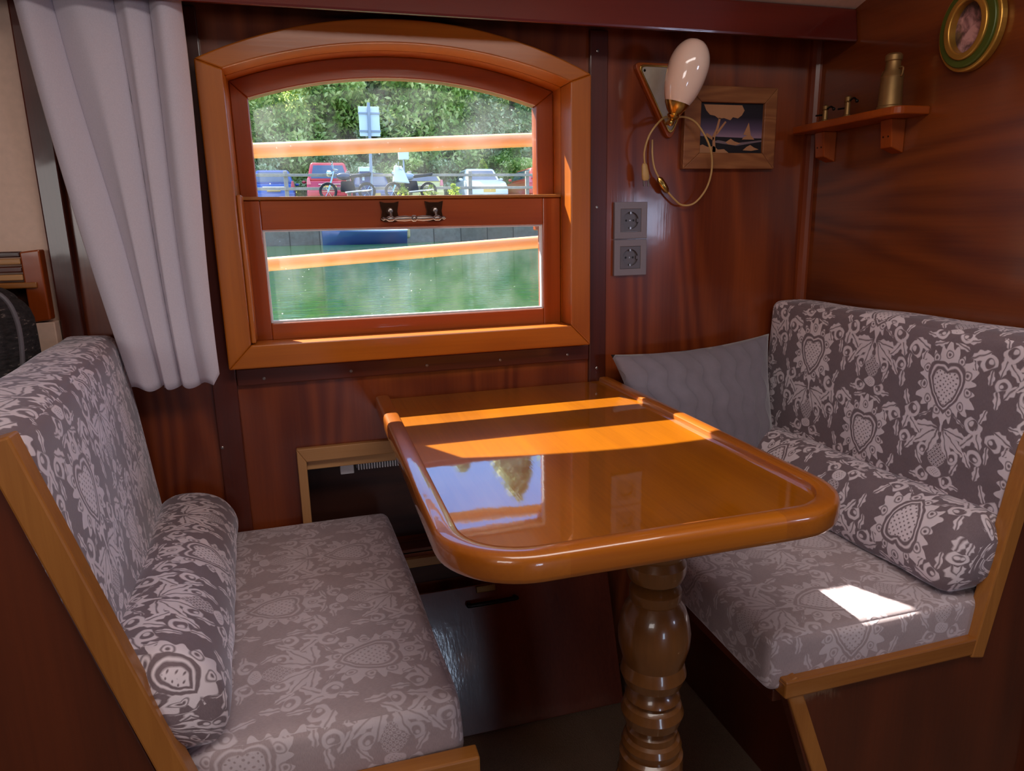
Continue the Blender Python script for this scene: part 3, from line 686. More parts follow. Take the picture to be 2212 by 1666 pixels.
for dx in (-.0055, .0055): MB().tube([(.7875 + dx, -.038, 1.214), (.7895 + dx, -.038, 1.197)], .0019, 8).build('plug_pin', STEEL, pg, smooth=True)
cord2 = [(.860, -.030, 1.352), (.885, -.04, 1.354), (.916, -.045, 1.338), (.950, -.045, 1.291), (.966, -.035, 1.243), (.957, -.03, 1.194), (.928, -.025, 1.158), (.897, -.02, 1.153), (.874, -.02, 1.168), (.850, -.018, 1.192)]
MB().tube(catmull(cord2, 8), .0024, 8).build('power_cord', CORD, lm, smooth=True)
MB().tube(catmull([(.836, -.018, 1.212), (.822, -.015, 1.24), (.817, -.012, 1.27), (.817, -.010, 1.306)], 8), .0024, 8).build('power_cord', CORD, lm, smooth=True)
MB().lathe([(.003, -.022), (.008, -.016), (.009, 0), (.008, .016), (.003, .022)], (.843, -.02, 1.201), (-.58, 0, .8), 14, sx=1, sy=.7).build('cord_switch', BRASS, lm, smooth=True)

# ============================================================ PICTURE ON THE BACK WALL
pc = thing('framed_picture', (1.03, 0, 1.33), 'carved light-wood framed marquetry picture of a tree and sailboat on black, behind the lamp', 'picture')
x0, x1, z0, z1 = .898, 1.155, 1.239, 1.431; a0, a1, b0_, b1 = .943, 1.120, 1.277, 1.394
for A, B in (([(x0, z1), (x1, z1)], [(a0, b1), (a1, b1)]), ([(x0, z0), (x1, z0)], [(a0, b0_), (a1, b0_)]), ([(x0, z0), (x0, z1)], [(a0, b0_), (a0, b1)]), ([(x1, z0), (x1, z1)], [(a1, b0_), (a1, b1)])):
    MB().strip(A, B, -.016, 0).build('frame_side', CARVED, pc, .002)
# a picture: night sky, tree, boat
pm = []
def flat(name, c): m = plain(name, c, .55, var=.10, bscale=30); pm.append(m); return len(pm) - 1
def nightsky():
    m, N, p = new_mat('picture_sky'); tc = N.n('ShaderNodeTexCoord').outputs['Object']; s_ = N.n('ShaderNodeSeparateXYZ'); N.lk(tc, s_.inputs[0])
    z = Ex(N, s_.outputs[2]) * 8.0 + .5
    N.lk(N.ramp(z, [(0, srgb(18, 14, 22)), (.31, srgb(30, 22, 34)), (.33, srgb(150, 120, 140)), (.48, srgb(90, 74, 100)), (.7, srgb(30, 24, 38)), (1, srgb(14, 12, 20))]), p.inputs['Base Color'])
    p.inputs['Roughness'].default_value = .5; pm.append(m); return len(pm) - 1
SKY = nightsky(); ORG = flat('picture_tan', srgb(176, 124, 88)); SEA = flat('picture_sea', srgb(22, 18, 26)); PALE = flat('picture_grey', srgb(120, 100, 108))
mb = MB(); mb.box(a0 - .002, a1 + .002, -.008, -.004, b0_ - .002, b1 + .002, SKY)
def P(u, v): return (a0 + (a1 - a0) * u, b0_ + (b1 - b0_) * v)
def blob(pts, mi, d): mb.prism([P(*p) for p in pts], -.0082 - d * .0003, -.0078, 'Y', mi)
blob([(0, 0), (1, 0), (1, .30), (0, .34)], SEA, 0)
blob([(.30, .26), (.55, .20), (1, .27), (1, .24), (.6, .15), (.2, .22)], PALE, 1)
tree = [(.06, .96), (.66, .96), (.70, .86), (.66, .76), (.60, .70), (.52, .72), (.48, .66), (.38, .70), (.30, .68), (.24, .74), (.16, .76), (.10, .84)]
blob(tree, ORG, 2); blob([(.22, .02), (.27, .02), (.25, .30), (.30, .50), (.33, .70), (.30, .70), (.26, .48), (.21, .34)], ORG, 2)
blob([(.27, .42), (.40, .64), (.42, .62), (.28, .36)], ORG, 2); blob([(.1, .35), (.22, .25), (.24, .30), (.12, .40)], ORG, 2)
blob([(0, .0), (.48, 0), (.40, .08), (.30, .07), (.24, .14), (.14, .12), (.06, .17), (0, .14)], ORG, 2)
blob([(.42, .22), (.50, .29), (.56, .24), (.66, .20), (.58, .16), (.46, .18)], ORG, 2)
blob([(.70, .06), (.76, .13), (.82, .17), (.88, .12), (.96, .08), (.84, .05)], ORG, 2)
blob([(.68, .28), (.88, .28), (.84, .34), (.82, .36), (.78, .62), (.70, .38), (.76, .36), (.71, .33)], ORG, 2)
mb.build('picture_panel', pm, pc)

# ============================================================ SOCKETS
def socket(zc, label):
    s = thing('wall_socket', (.765, 0, zc), label, 'socket', 'grey wall sockets'); h = .0435; x = .765
    MB().strip([(x - h, zc - h), (x + h, zc - h), (x + h, zc + h), (x - h, zc + h)], [(x - .027, zc - .027), (x + .027, zc - .027), (x + .027, zc + .027), (x - .027, zc + .027)], -.010, 0, closed=True).build('face_plate', GREYP, s, .0015)
    ring_o = [(x + .0265 * mx_, zc + .0265 * mz) for mx_, mz in [(max(-1, min(1, 1.42 * math.cos(t))), max(-1, min(1, 1.42 * math.sin(t)))) for t in [2 * PI * i / 40 for i in range(40)]]]
    ring_i = [(x + .0205 * math.cos(2 * PI * i / 40), zc + .0205 * math.sin(2 * PI * i / 40)) for i in range(40)]
    MB().strip(ring_o, ring_i, -.0085, -.001, closed=True).build('insert', GREYD, s)
    w_ = MB(); w_.lathe([(.0205, 0), (.0205, .001)], (x, -.001, zc), (0, -1, 0), 32); w_.box(x - .021, x - .016, -.008, -.001, zc - .004, zc + .004); w_.box(x + .016, x + .021, -.008, -.001, zc - .004, zc + .004)
    wl = w_.build('recess', GREYD, s)
    for dz in (-.0185, .0185): MB().box(x - .002, x + .002, -.0075, -.001, zc + dz - .003, zc + dz + .003).build('earth_clip', STEEL, wl)
    for dx in (-.0095, .0095): MB().lathe([(.0026, 0), (.0026, .0006)], (x + dx, -.002, zc), (0, -1, 0), 12).build('pin_hole', BLACK, wl)
    MB().lathe([(.0018, 0), (.0018, .0012)], (x, -.002, zc), (0, -1, 0), 10).build('centre_screw', STEEL, wl)
socket(1.119, 'grey square wall socket, upper of the stacked pair'); socket(1.030, 'grey square wall socket, lower of the stacked pair')

# ============================================================ SHELF ON THE RIGHT WALL
sh = thing('wall_shelf', (1.24, -.19, 1.26), 'small red-brown wooden wall shelf on two blocks, carrying brass ornaments', 'shelf')
pts = [(1.274, -.03), (1.192, -.03), (1.192, -.325)] + [(1.217 - .025 * math.cos(t), -.335 - .025 * math.sin(t)) for t in [PI / 2 * i / 6 for i in range(1, 7)]] + [(1.275, -.362)]
MB().prism(pts, 1.321, 1.338, 'Z').build('shelf_board', SASHX, sh, .003)
for yb in (-.075, -.285):
    bk = MB().prism([(1.275, 1.250), (1.242, 1.262), (1.236, 1.321), (1.275, 1.321)], -1, 1, 'Y')
    bk.v = [(a, yb + .016 * (1 if b > 0 else -1), c_) for a, b, c_ in bk.v]
    bo = bk.build('bracket_block', SASH, sh, .002)
    for dz in (0,): 
        for dy in (-.007, .007): MB().lathe([(.0022, 0), (.0022, .0008)], (1.240, yb + dy, 1.285), (-1, 0, -.1), 8).build('screw', BRONZE, bo)
can = thing('milk_can', (1.228, -.300, 1.338), 'small old brass milk can ornament on the near end of the shelf', 'ornament')
MB().lathe([(.025, 0), (.0255, .006), (.0235, .008), (.022, .062), (.0235, .066), (.020, .073), (.0155, .081), (.0145, .096), (.0165, .098)], (1.228, -.300, 1.338), seg=28).build('can_body', OLDBRASS, can, smooth=True)
MB().lathe([(.0165, .098), (.0170, .108), (.0130, .112), (.003, .114)], (1.228, -.300, 1.338), seg=24).build('can_lid', OLDBRASS, can, smooth=True)
for a in (-1, 1): MB().tube(catmull([(1.228, -.300 + a * .013, 1.420), (1.228, -.300 + a * .027, 1.418), (1.228, -.300 + a * .026, 1.404), (1.228, -.300 + a * .020, 1.402)], 6), .0018, 8).build('can_handle', OLDBRASS, can, smooth=True)
def pump(y, h, label):
    t = thing('brass_figurine', (1.225, y, 1.338), label, 'ornament')
    MB().box(1.208, 1.242, y - .017, y + .017, 1.338, 1.341).build('base', OLDBRASS, t, .001)
    MB().lathe([(.008, .003), (.0085, .006), (.0062, .008), (.006, h * .75), (.008, h * .78), (.0065, h * .82), (.0075, h), (.003, h + .003)], (1.225, y, 1.338), seg=18).build('column', OLDBRASS, t, smooth=True)
    MB().tube(catmull([(1.225, y - .004, 1.338 + h * .8), (1.225, y - .018, 1.338 + h * .9), (1.225, y - .028, 1.338 + h * .75)], 5), .0022, 8).build('lever', IRON, t, smooth=True)
    MB().ball((1.225, y - .028, 1.338 + h * .73), .004, 10, 6).build('knob', IRON, t, smooth=True)
    MB().tube([(1.222, y + .004, 1.338 + h * .5), (1.205, y + .008, 1.338 + h * .45)], .002, 8).build('spout', IRON, t, smooth=True)
pump(-.105, .038, 'tiny brass figurine with dark arm, in the corner end of the shelf'); pump(-.178, .046, 'small brass column figurine with dark lever, second along the shelf')

# ============================================================ OVAL PICTURE
ov = thing('oval_picture', (1.275, -.446, 1.466), 'green and gold oval framed flower picture hanging high on the right wall', 'picture')
def oval_ring(o0, i0, d0, d1, mat, name='frame_ring'):
    n = 64; A = [(-.446 + o0[0] * math.cos(2 * PI * i / n), 1.466 + o0[1] * math.sin(2 * PI * i / n)) for i in range(n)]
    B = [(-.446 + i0[0] * math.cos(2 * PI * i / n), 1.466 + i0[1] * math.sin(2 * PI * i / n)) for i in range(n)]
    return MB().strip(A, B, 1.275 - d1, 1.275 - d0, 'X', closed=True).build(name, mat, ov, .003, seg=3)
oval_ring((.068, .080), (.056, .068), 0, .016, GOLDTRIM); oval_ring((.061, .073), (.045, .057), .0, .022, GREENF); oval_ring((.047, .059), (.034, .046), 0, .027, GOLDTRIM)
def flower_print():
    m, N, p = new_mat('flower_print'); tc = N.n('ShaderNodeTexCoord').outputs['Object']
    a = N.noise(tc, 38, 3, .6, .5); g = N.n('ShaderNodeVectorMath', operation='LENGTH'); N.lk(N.mapping(tc, (1, 30, 20)), g.inputs[0])
    f = a * 1.7 - Ex(N, g.outputs['Value']) * .42 + .05
    N.lk(N.ramp(f, [(.30, srgb(58, 44, 44)), (.50, srgb(96, 70, 68)), (.64, srgb(140, 98, 98)), (.9, srgb(200, 150, 146))]), p.inputs['Base Color']); p.inputs['Roughness'].default_value = .3; return m
n = 48
MB().prism([(-.446 + .036 * math.cos(2 * PI * i / n), 1.466 + .048 * math.sin(2 * PI * i / n)) for i in range(n)], 1.265, 1.268, 'X').build('picture_panel', flower_print(), ov)

# ============================================================ NICHE HEATER, HATCH
ht = thing('convector_heater', (.19, .05, .53), 'white ribbed heater strip inside the pale-framed niche under the window', 'heater')
MB().box(.036, .068, .03, .10, .541, .573).build('end_cap', WHITEP, ht, .002)
mb = MB(); mb.box(.073, .46, .045, .10, .548, .571)
mb.build('housing', GREYD, ht, .001); mb = MB()
for i in range(60): mb.box(.078 + i * .0063, .0812 + i * .0063, .036, .046, .546, .572)
mb.build('grille', WHITEP, ht)
hp = thing('hatch_panel', (.45, -.09, -.1), 'dark glossy mahogany access hatch leaning below the niche, with a black bar handle', 'hatch')
def inc(x0, x1, t0, t1, thick, off=0):
    """slab in the leaning plane; t=0 floor, t=1 top"""
    b_ = Vector((0, -.150, -.098)); u_ = Vector((0, .118, .338)); n_ = Vector((0, -.944, .330))
    c_ = []
    for t in (t0, t1):
        for (x, k) in ((x0, off + thick), (x1, off + thick), (x1, off), (x0, off)):
            p = b_ + u_ * t + n_ * k; c_.append((x, p.y, p.z))
    return c_
MB().hexa(inc(.03, .693, 0, .985, .014)).build('panel', HATCH, hp, .002)
hy = [Vector(q) for q in inc(.312, .437, .86, .87, .03)]
p0, p1 = Vector((.316, hy[0].y, hy[0].z)), Vector((.434, hy[0].y, hy[0].z)); back = Vector((0, .022, -.006))
hh = MB().tube(catmull([p0 + back, p0 + back * .3, p0 + Vector((.006, 0, 0)), p1 - Vector((.006, 0, 0)), p1 + back * .3, p1 + back], 6), .0055, 10).build('handle', IRON, hp, smooth=True)
for q in (p0, p1): MB().lathe([(.011, 0), (.011, .002), (.006, .004)], q + back, (0, -.944, .33), 16).build('handle_base', STEEL, hh, smooth=True)
lk_ = MB().hexa(inc(.338, .388, .93, .975, .020)).build('latch', OLDBRASS, hp, .002)

# ============================================================ THINGS AT THE LEFT EDGE
bxo = thing('slatted_box', (-.56, -.03, .94), 'brown wooden box with pale flaking slats on the galley side behind the bench', 'box')
MB().hexa([(-.522, -.05, .948), (-.488, -.05, .952), (-.488, -.02, .952), (-.522, -.02, .948), (-.522, -.05, 1.083), (-.488, -.05, 1.087), (-.488, -.02, 1.087), (-.522, -.02, 1.083)]).build('side_board', SASH, bxo, .003)
for i, (z, mt) in enumerate(((1.030, PINE), (1.045, TRIMX), (1.060, PINE), (1.073, DARKW))): MB().box(-.66, -.523, -.048 + .003 * (i % 2), -.028, z, z + .011).build('slat', mt, bxo, .002)
MB().box(-.66, -.5, -.056, -.02, 1.015, 1.026).build('ledge', OAKX, bxo, .002)
MB().box(-.66, -.523, -.026, -.005, .95, 1.015).build('back_board', DARKW, bxo)
tag(MB().box(-.522, -.484, -.045, -.001, .60, .947).build('cabinet_side', CREAM, bevel=.002), 'narrow cream cabinet side under the slatted box', 'cabinet')
def weave():
    m, N, p = new_mat('dark_woven_fabric'); tc = N.n('ShaderNodeTexCoord').outputs['Object']
    a = N.noise(N.mapping(tc, (60, 60, 200)), 1, 3, .6)
    N.lk(N.ramp(a, [(.35, srgb(24, 20, 22)), (.62, srgb(52, 46, 48)), (.7, srgb(130, 118, 112))]), p.inputs['Base Color']); p.inputs['Roughness'].default_value = .9
    N.lk(N.bump(a, .5, .004), p.inputs['Normal']); return m
WEAVE = weave()
bag = thing('woven_bag', (-.60, -.17, .5), 'dark woven bag with a strap slumped behind the left bench back', 'bag')
cushion('bag_body', [(-.70, -.24, .50), (-.50, -.24, .50), (-.50, -.08, .50), (-.70, -.08, .50), (-.70, -.22, 1.04), (-.495, -.22, 1.015), (-.495, -.09, 1.015), (-.70, -.09, 1.04)], WEAVE, bag, .05, .01, .03)
MB().tube(catmull([(-.56, -.235, 1.03), (-.50, -.238, 1.02), (-.478, -.240, .97), (-.482, -.245, .88), (-.50, -.25, .78)], 8), .004, 8).build('strap', GREYD, bag, smooth=True)
tag(MB().box(-.72, -.50, -.40, -.05, -.1, .50).build('side_cabinet', DARKW, bevel=.004), 'dark wooden side cabinet under the woven bag behind the left bench', 'cabinet')

# ============================================================ OUTSIDE
def water():
    m, N, p = new_mat('harbour_water'); tc = N.n('ShaderNodeTexCoord').outputs['Object']
    a = N.noise(N.mapping(tc, (.9, 5.5, 1)), 1.0, 4, .55); b_ = N.noise(N.mapping(tc, (3, 17, 1)), 1.0, 3, .5)
    p.inputs['Base Color'].default_value = srgb(34, 72, 28); p.inputs['Roughness'].default_value = .04; p.inputs['IOR'].default_value = 1.33
    p.inputs['Specular IOR Level'].default_value = .5
    N.lk(N.bump(a * .6 + b_ * .4, .20, .09), p.inputs['Normal']); return m
WATER = water()
tag(MB().box(-60, 70, .9, 24.0, .45, .65).build('harbour_water', WATER), 'green rippled harbour water reflecting trees', 'water', kind='stuff')
STONE = plain('quay_stone', srgb(128, 122, 114), .9, bump=.4, bscale=6, var=.45)
GRASSG = plain('parking_ground', srgb(120, 122, 96), .95, bscale=3, var=.3)
def quay_mat():
    m, N, p = new_mat('quay_wall_blocks'); tc = N.n('ShaderNodeTexCoord').outputs['Object']
    br = N.n('ShaderNodeTexBrick'); N.lk(N.mapping(tc, (1, 1, 1), rot=(PI / 2, 0, 0)), br.inputs[0])
    br.inputs['Scale'].default_value = 1; br.inputs['Brick Width'].default_value = 1.0; br.inputs['Row Height'].default_value = .55
    br.inputs['Color1'].default_value = srgb(132, 118, 98); br.inputs['Color2'].default_value = srgb(196, 184, 166); br.inputs['Mortar'].default_value = srgb(60, 56, 50); br.inputs['Mortar Size'].default_value = .02
    nz = N.noise(tc, 5, 5, .65); N.lk(N.mix(nz, br.outputs[0], srgb(96, 80, 62)), p.inputs['Base Color']); p.inputs['Roughness'].default_value = .9; return m
tag(MB().box(-60, 70, 24.0, 24.6, .2, 2.15).build('quay_wall', quay_mat()), kind='structure')
tag(MB().box(-60, 70, 24.6, 60, 2.0, 2.17).build('ground', GRASSG), kind='structure')
BANK = plain('bank_undergrowth', srgb(52, 72, 34), .95, bump=.6, bscale=4, var=.6)
mb = MB(); mb.hexa([(-60, 37, 2.1), (70, 37, 2.1), (70, 52, 2.1), (-60, 52, 2.1), (-60, 41, 9), (70, 41, 9), (70, 52, 9), (-60, 52, 9)])
tag(mb.build('embankment', BANK), kind='structure')
tag(MB().box(-4, 5, .14, .86, .45, .60).build('side_deck', plain('deck_paint', srgb(170, 160, 140), .7)), kind='structure')

RAILW = plain('pale_varnished_rail', srgb(226, 170, 108), .4, coat=.2, var=.08, bscale=12)
rl = thing('deck_railing', (.3, .75, .6), 'pale wooden two-bar railing on the side deck outside the window', 'railing')
for z, r_ in ((1.372, .0225), (1.032, .0215)):
    MB().tube([(-1.4, .75 - .04, z - .085 + .0), (.3, .75, z), (2.2, .75 + .045, z + .095)], r_, 20).build('rail_bar', RAILW, rl, smooth=True)
for x in (-1.35, 2.15): MB().tube([(x, .75, .60), (x, .75, 1.50)], .02, 12).build('post', RAILW, rl, smooth=True)

WGREY = plain('weathered_fence_wood', srgb(150, 140, 128), .9, bscale=10, var=.3)
fn = thing('post_and_rail_fence', (4, 25.5, 2.17), 'grey weathered post and rail fence in front of the parked cars', 'fence')
xs = [-5.2, -2.85, -.48, 1.7, 3.95, 6.26, 8.55, 10.8, 13.1]
for x in xs: MB().box(x - .07, x + .07, 25.45, 25.57, 2.15, 3.22).build('fence_post', WGREY, fn, .02)
for i in range(len(xs) - 1):
    for z in (3.07, 2.60): MB().box(xs[i], xs[i + 1], 25.40, 25.45, z - .05, z + .05).build('fence_rail', WGREY, fn, .01)

GALV = plain('galvanised_steel', srgb(150, 156, 166), .5, .4)
SIGNW = plain('pale_sign_back', srgb(225, 230, 240), .5)
sg = thing('road_sign', (2.5, 25, 2.17), 'large pale sign seen from behind on a grey pole by the fence', 'sign')
MB().tube([(2.47, 25, 2.17), (2.55, 25, 5.50)], .055, 12).build('pole', GALV, sg, smooth=True)
MB().box(2.19, 2.91, 25.06, 25.09, 4.38, 5.38).build('sign_panel', SIGNW, sg, .01)
for z in (5.15, 4.55): MB().box(2.17, 2.93, 25.02, 25.06, z - .03, z + .03).build('cross_bar', GALV, sg)
bx_ = thing('meter_box', (3.68, 25, 2.17), 'small white box on a thin pole right of the large sign', 'box')
MB().tube([(3.70, 25, 2.17), (3.68, 25, 3.6)], .03, 8).build('pole', GALV, bx_, smooth=True)
MB().box(3.50, 3.87, 24.9, 25.05, 3.58, 3.98).build('box', SIGNW, bx_, .02)
BLUEP = plain('dark_blue_paint', srgb(44, 66, 116), .5)
tmch = thing('ticket_machine', (2.35, 25.2, 2.17), 'blue ticket machine with white top beside the sign pole', 'machine')
MB().box(2.08, 2.52, 25.0, 25.3, 2.17, 3.16).build('cabinet', BLUEP, tmch, .02)
MB().box(2.07, 2.53, 24.98, 25.32, 3.16, 3.32).build('cap', SIGNW, tmch, .02)
MB().box(2.16, 2.24, 24.985, 25.0, 2.85, 3.0).build('notice', SIGNW, tmch)

def car_paint(name, c): return plain(name, c, .3, .1, coat=.8, var=.03)
TYRE = plain('tyre_rubber', srgb(30, 30, 32), .8); CGLASS = plain('car_glass', srgb(60, 80, 110), .08, 0, coat=1, var=.2, bscale=3)
TAIL = plain('tail_lamp', srgb(230, 120, 120), .3, coat=.5); HEADL = plain('head_lamp', srgb(220, 224, 228), .2, coat=.8); CHROME = plain('chrome', srgb(210, 212, 216), .15, 1)
YPL = plain('yellow_number_plate', srgb(226, 186, 90), .5); WPL = plain('white_number_plate', srgb(225, 225, 215), .5); DARKM = plain('plate_marks', srgb(50, 44, 40), .6)
def car(x, y, w_, h, L, paint, label, rear=True, group='parked cars'):
    g = 2.17; t = thing('car', (x, y + L / 2, g), label, 'car', group); a = w_ / 2
    # side profile (y along length from the near end, z)
    near = [(0.0, .30), (.02, .62), (.06, .86)] if rear else [(0, .28), (.03, .60), (.35, .80), (.95, .92)]
    prof = near + [(L * .90, .86), (L - .03, .60), (L, .28), (L - .1, .2), (.1, .2)]
    def sect(P, wf):
        return MB()
    mb = MB(); n = len(prof); v = []
    for sx in (-1, -.93, .93, 1):
        for (yy, zz) in prof:
            k = 1 if abs(sx) < 1 else 1; ins = .08 if abs(sx) == 1 else 0
            v.append((x + sx * a * (1 - (.04 if zz > .8 else 0)), y + yy + (ins if yy < L / 2 else -ins), g + zz - (ins * .35 if zz > .7 else 0)))
    f = [tuple(range(n)), tuple(range(4 * n - 1, 3 * n - 1, -1))]
    for s_ in range(3):
        for i in range(n): f.append((s_ * n + i, (s_ + 1) * n + i, (s_ + 1) * n + (i + 1) % n, s_ * n + (i + 1) % n))
    mb.add(v, f).build('body', paint, t, .04, smooth=True, seg=3)
    y0 = (.05 if rear else 1.0); y1 = L * (.72 if rear else .9); ys0 = y0 + (.22 if rear else .55); ys1 = y1 - .45
    aw = a * .95; at = a * .74; zb = g + .84; zt = g + h
    MB().hexa([(x - aw, y + y0, zb), (x + aw, y + y0, zb), (x + aw, y + y1, zb), (x - aw, y + y1, zb), (x - at, y + ys0, zt), (x + at, y + ys0, zt), (x + at, y + ys1, zt), (x - at, y + ys1, zt)]).build('cabin', paint, t, .10, smooth=True, seg=4)
    def onp(u, v_, off):  # point on the near glass plane
        zz = zb + (zt - zb) * v_; yy = y0 + (ys0 - y0) * v_; hw = aw + (at - aw) * v_; return (x + hw * u, y + yy - off, zz)
    q = [onp(-.84, .14, .012), onp(.84, .14, .012), onp(.82, .84, .012), onp(-.82, .84, .012)]; q2 = [(p[0], p[1] + .03, p[2]) for p in q]
    MB().hexa([q[0], q[1], q2[1], q2[0], q[3], q[2], q2[2], q2[3]]).build('rear_window' if rear else 'windscreen', CGLASS, t, .01)
    for s_ in (-1, 1):
        def sp(yy, v_): hw = aw + (at - aw) * v_; return (x + s_ * (hw + .006), y + yy, zb + (zt - zb) * v_)
        k0 = ys0 + .05; k1 = ys1 - .02
        c4 = [sp(k0, .15), sp(k1 + .25, .15), sp(k1, .85), sp(k0, .85)]; c5 = [(p[0] - s_ * .03, p[1], p[2]) for p in c4]
        MB().hexa([c4[0], c4[1], c5[1], c5[0], c4[3], c4[2], c5[2], c5[3]]).build('side_window', CGLASS, t)
        for yy in (.72, L - .75): MB().lathe([(.19, -.09), (.30, -.09), (.31, -.06), (.31, .06), (.30, .09), (.19, .09)], (x + s_ * (a - .11), y + yy, g + .31), (1, 0, 0), 24).build('wheel', TYRE, t, smooth=True)
        if rear: MB().hexa([(x + s_ * a * .78, y - .02, g + .70), (x + s_ * a * .98, y + .06, g + .70), (x + s_ * a * .98, y + .2, g + .70), (x + s_ * a * .78, y + .1, g + .70), (x + s_ * a * .84, y + .02, g + .95), (x + s_ * a * .94, y + .06, g + .95), (x + s_ * a * .94, y + .2, g + .95), (x + s_ * a * .84, y + .12, g + .95)]).build('tail_light', TAIL, t, .02)
        else: MB().hexa([(x + s_ * a * .55, y + .03, g + .58), (x + s_ * a * .95, y + .10, g + .60), (x + s_ * a * .95, y + .3, g + .60), (x + s_ * a * .55, y + .2, g + .58), (x + s_ * a * .62, y + .16, g + .72), (x + s_ * a * .95, y + .24, g + .76), (x + s_ * a * .95, y + .4, g + .74), (x + s_ * a * .62, y + .35, g + .70)]).build('headlight', HEADL, t, .02)
        MB().ball((x + s_ * (a + .06), y + (L * .62 if rear else 1.35), g + .95), .09, 12, 8, sc=(1, .5, .7)).build('door_mirror', paint, t, smooth=True)
    MB().box(x - a * .97, x + a * .97, y - .06, y + .08, g + .26, g + .48).build('bumper', paint, t, .04, seg=3)
    zp = g + (.60 if rear else .42); pl = MB().box(x - .26, x + .26, y - .075, y - .03, zp - .06, zp + .06).build('number_plate', YPL, t, .004)
    if rear: MB().box(x - .42, x + .42, y - .035, y + .02, g + .70, g + .73).build('boot_strip', CHROME, t, .004)
    return t
car(1.10, 27.6, 1.76, 1.56, 3.9, car_paint('red_car_paint', srgb(196, 44, 62)), 'red hatchback seen from behind, left half of the car park')
car(7.50, 27.4, 1.66, 1.42, 3.6, car_paint('white_car_paint', srgb(220, 226, 232)), 'small white car parked behind the fence on the right', rear=False)
car(-1.05, 29.2, 1.7, 1.40, 4.1, car_paint('blue_car_paint', srgb(50, 84, 160)), 'blue car half hidden left of the red hatchback')
car(3.05, 30.0, 1.7, 1.45, 4.1, car_paint('dark_blue_car_paint', srgb(40, 66, 120)), 'dark blue car behind the ticket machine and sign pole', rear=False)
car(5.0, 28.6, 1.7, 1.2, 4.0, car_paint('yellow_car_paint', srgb(206, 196, 120)), 'pale yellow car behind the fence, between sign and white car')
car(9.9, 27.0, 1.7, 1.35, 3.9, car_paint('orange_red_car_paint', srgb(226, 84, 60)), 'orange-red car at the right edge of the window view')

def motorbike(x, y, L, col, label, cover=False):
    g = 2.17; t = thing('motorcycle', (x, y, g), label, 'motorcycle', 'motorcycles at the quay')
    for dx in (-L * .34, L * .34):
        wh = MB(); wh.tube([(x + dx + .27 * math.cos(2 * PI * i / 28), y, g + .31 + .27 * math.sin(2 * PI * i / 28)) for i in range(28)], .05, 8, closed=True)
        wheel = wh.build('wheel', TYRE, t, smooth=True)
        mb = MB()
        for k in range(6): a = PI * k / 3; mb.tube([(x + dx, y, g + .31), (x + dx + .24 * math.cos(a), y, g + .31 + .24 * math.sin(a))], .012, 6)
        mb.build('spokes', CHROME, wheel, smooth=True)
    MB().tube([(x - L * .34, y, g + .31), (x - L * .26, y, g + .75), (x - L * .22, y, g + 1.0)], .035, 8).build('fork', CHROME, t, smooth=True)
    MB().ball((x - .10, y, g + .82), .27, 18, 12, sc=(1, .55, .5)).build('tank', col, t, smooth=True)
    MB().hexa([(x - .25, y - .14, g + .28), (x + .28, y - .14, g + .28), (x + .28, y + .14, g + .28), (x - .25, y + .14, g + .28), (x - .22, y - .12, g + .66), (x + .22, y - .12, g + .66), (x + .22, y + .12, g + .66), (x - .22, y + .12, g + .66)]).build('engine', IRON, t, .04, seg=3)
    MB().hexa([(x + .1, y - .14, g + .76), (x + L * .42, y - .10, g + .84), (x + L * .42, y + .10, g + .84), (x + .1, y + .14, g + .76), (x + .1, y - .13, g + .86), (x + L * .44, y - .09, g + .96), (x + L * .44, y + .09, g + .96), (x + .1, y + .13, g + .86)]).build('seat', BLACK, t, .03, seg=3)
    MB().tube(catmull([(x - .32, y - .36, g + 1.02), (x - L * .22, y - .2, g + 1.06), (x - L * .22, y + .2, g + 1.06), (x - .32, y + .36, g + 1.02)], 6), .018, 8).build('handlebar', CHROME, t, smooth=True)
    for s_ in (-1, 1):
        MB().tube([(x - L * .22, y + s_ * .26, g + 1.05), (x - L * .24, y + s_ * .32, g + 1.24)], .010, 6).build('mirror_stalk', CHROME, t, smooth=True)
        MB().ball((x - L * .24, y + s_ * .33, g + 1.27), .06, 10, 6, sc=(.4, 1, .7)).build('mirror', CHROME, t, smooth=True)
    MB().ball((x - L * .30, y, g + .92), .12, 14, 8).build('headlamp', CHROME, t, smooth=True)
    MB().tube([(x - .1, y - .16, g + .26), (x + L * .42, y - .18, g + .34)], .04, 8).build('exhaust', CHROME, t, smooth=True)
    if cover: MB().hexa([(x - L * .34, y - .22, g + .62), (x - .05, y - .22, g + .55), (x - .05, y + .22, g + .55), (x - L * .34, y + .22, g + .62), (x - L * .30, y - .12, g + 1.22), (x - L * .15, y - .12, g + 1.15), (x - L * .15, y + .12, g + 1.15), (x - L * .30, y + .12, g + 1.22)]).build('fairing', SIGNW, t, .06, seg=3)
motorbike(1.62, 24.98, 2.0, car_paint('black_bike_paint', srgb(52, 60, 84)), 'dark motorcycle parked in front of the red hatchback')
motorbike(3.9, 24.98, 1.9, car_paint('silver_bike_paint', srgb(150, 160, 180)), 'silver and white motorcycle parked right of the ticket machine', True)

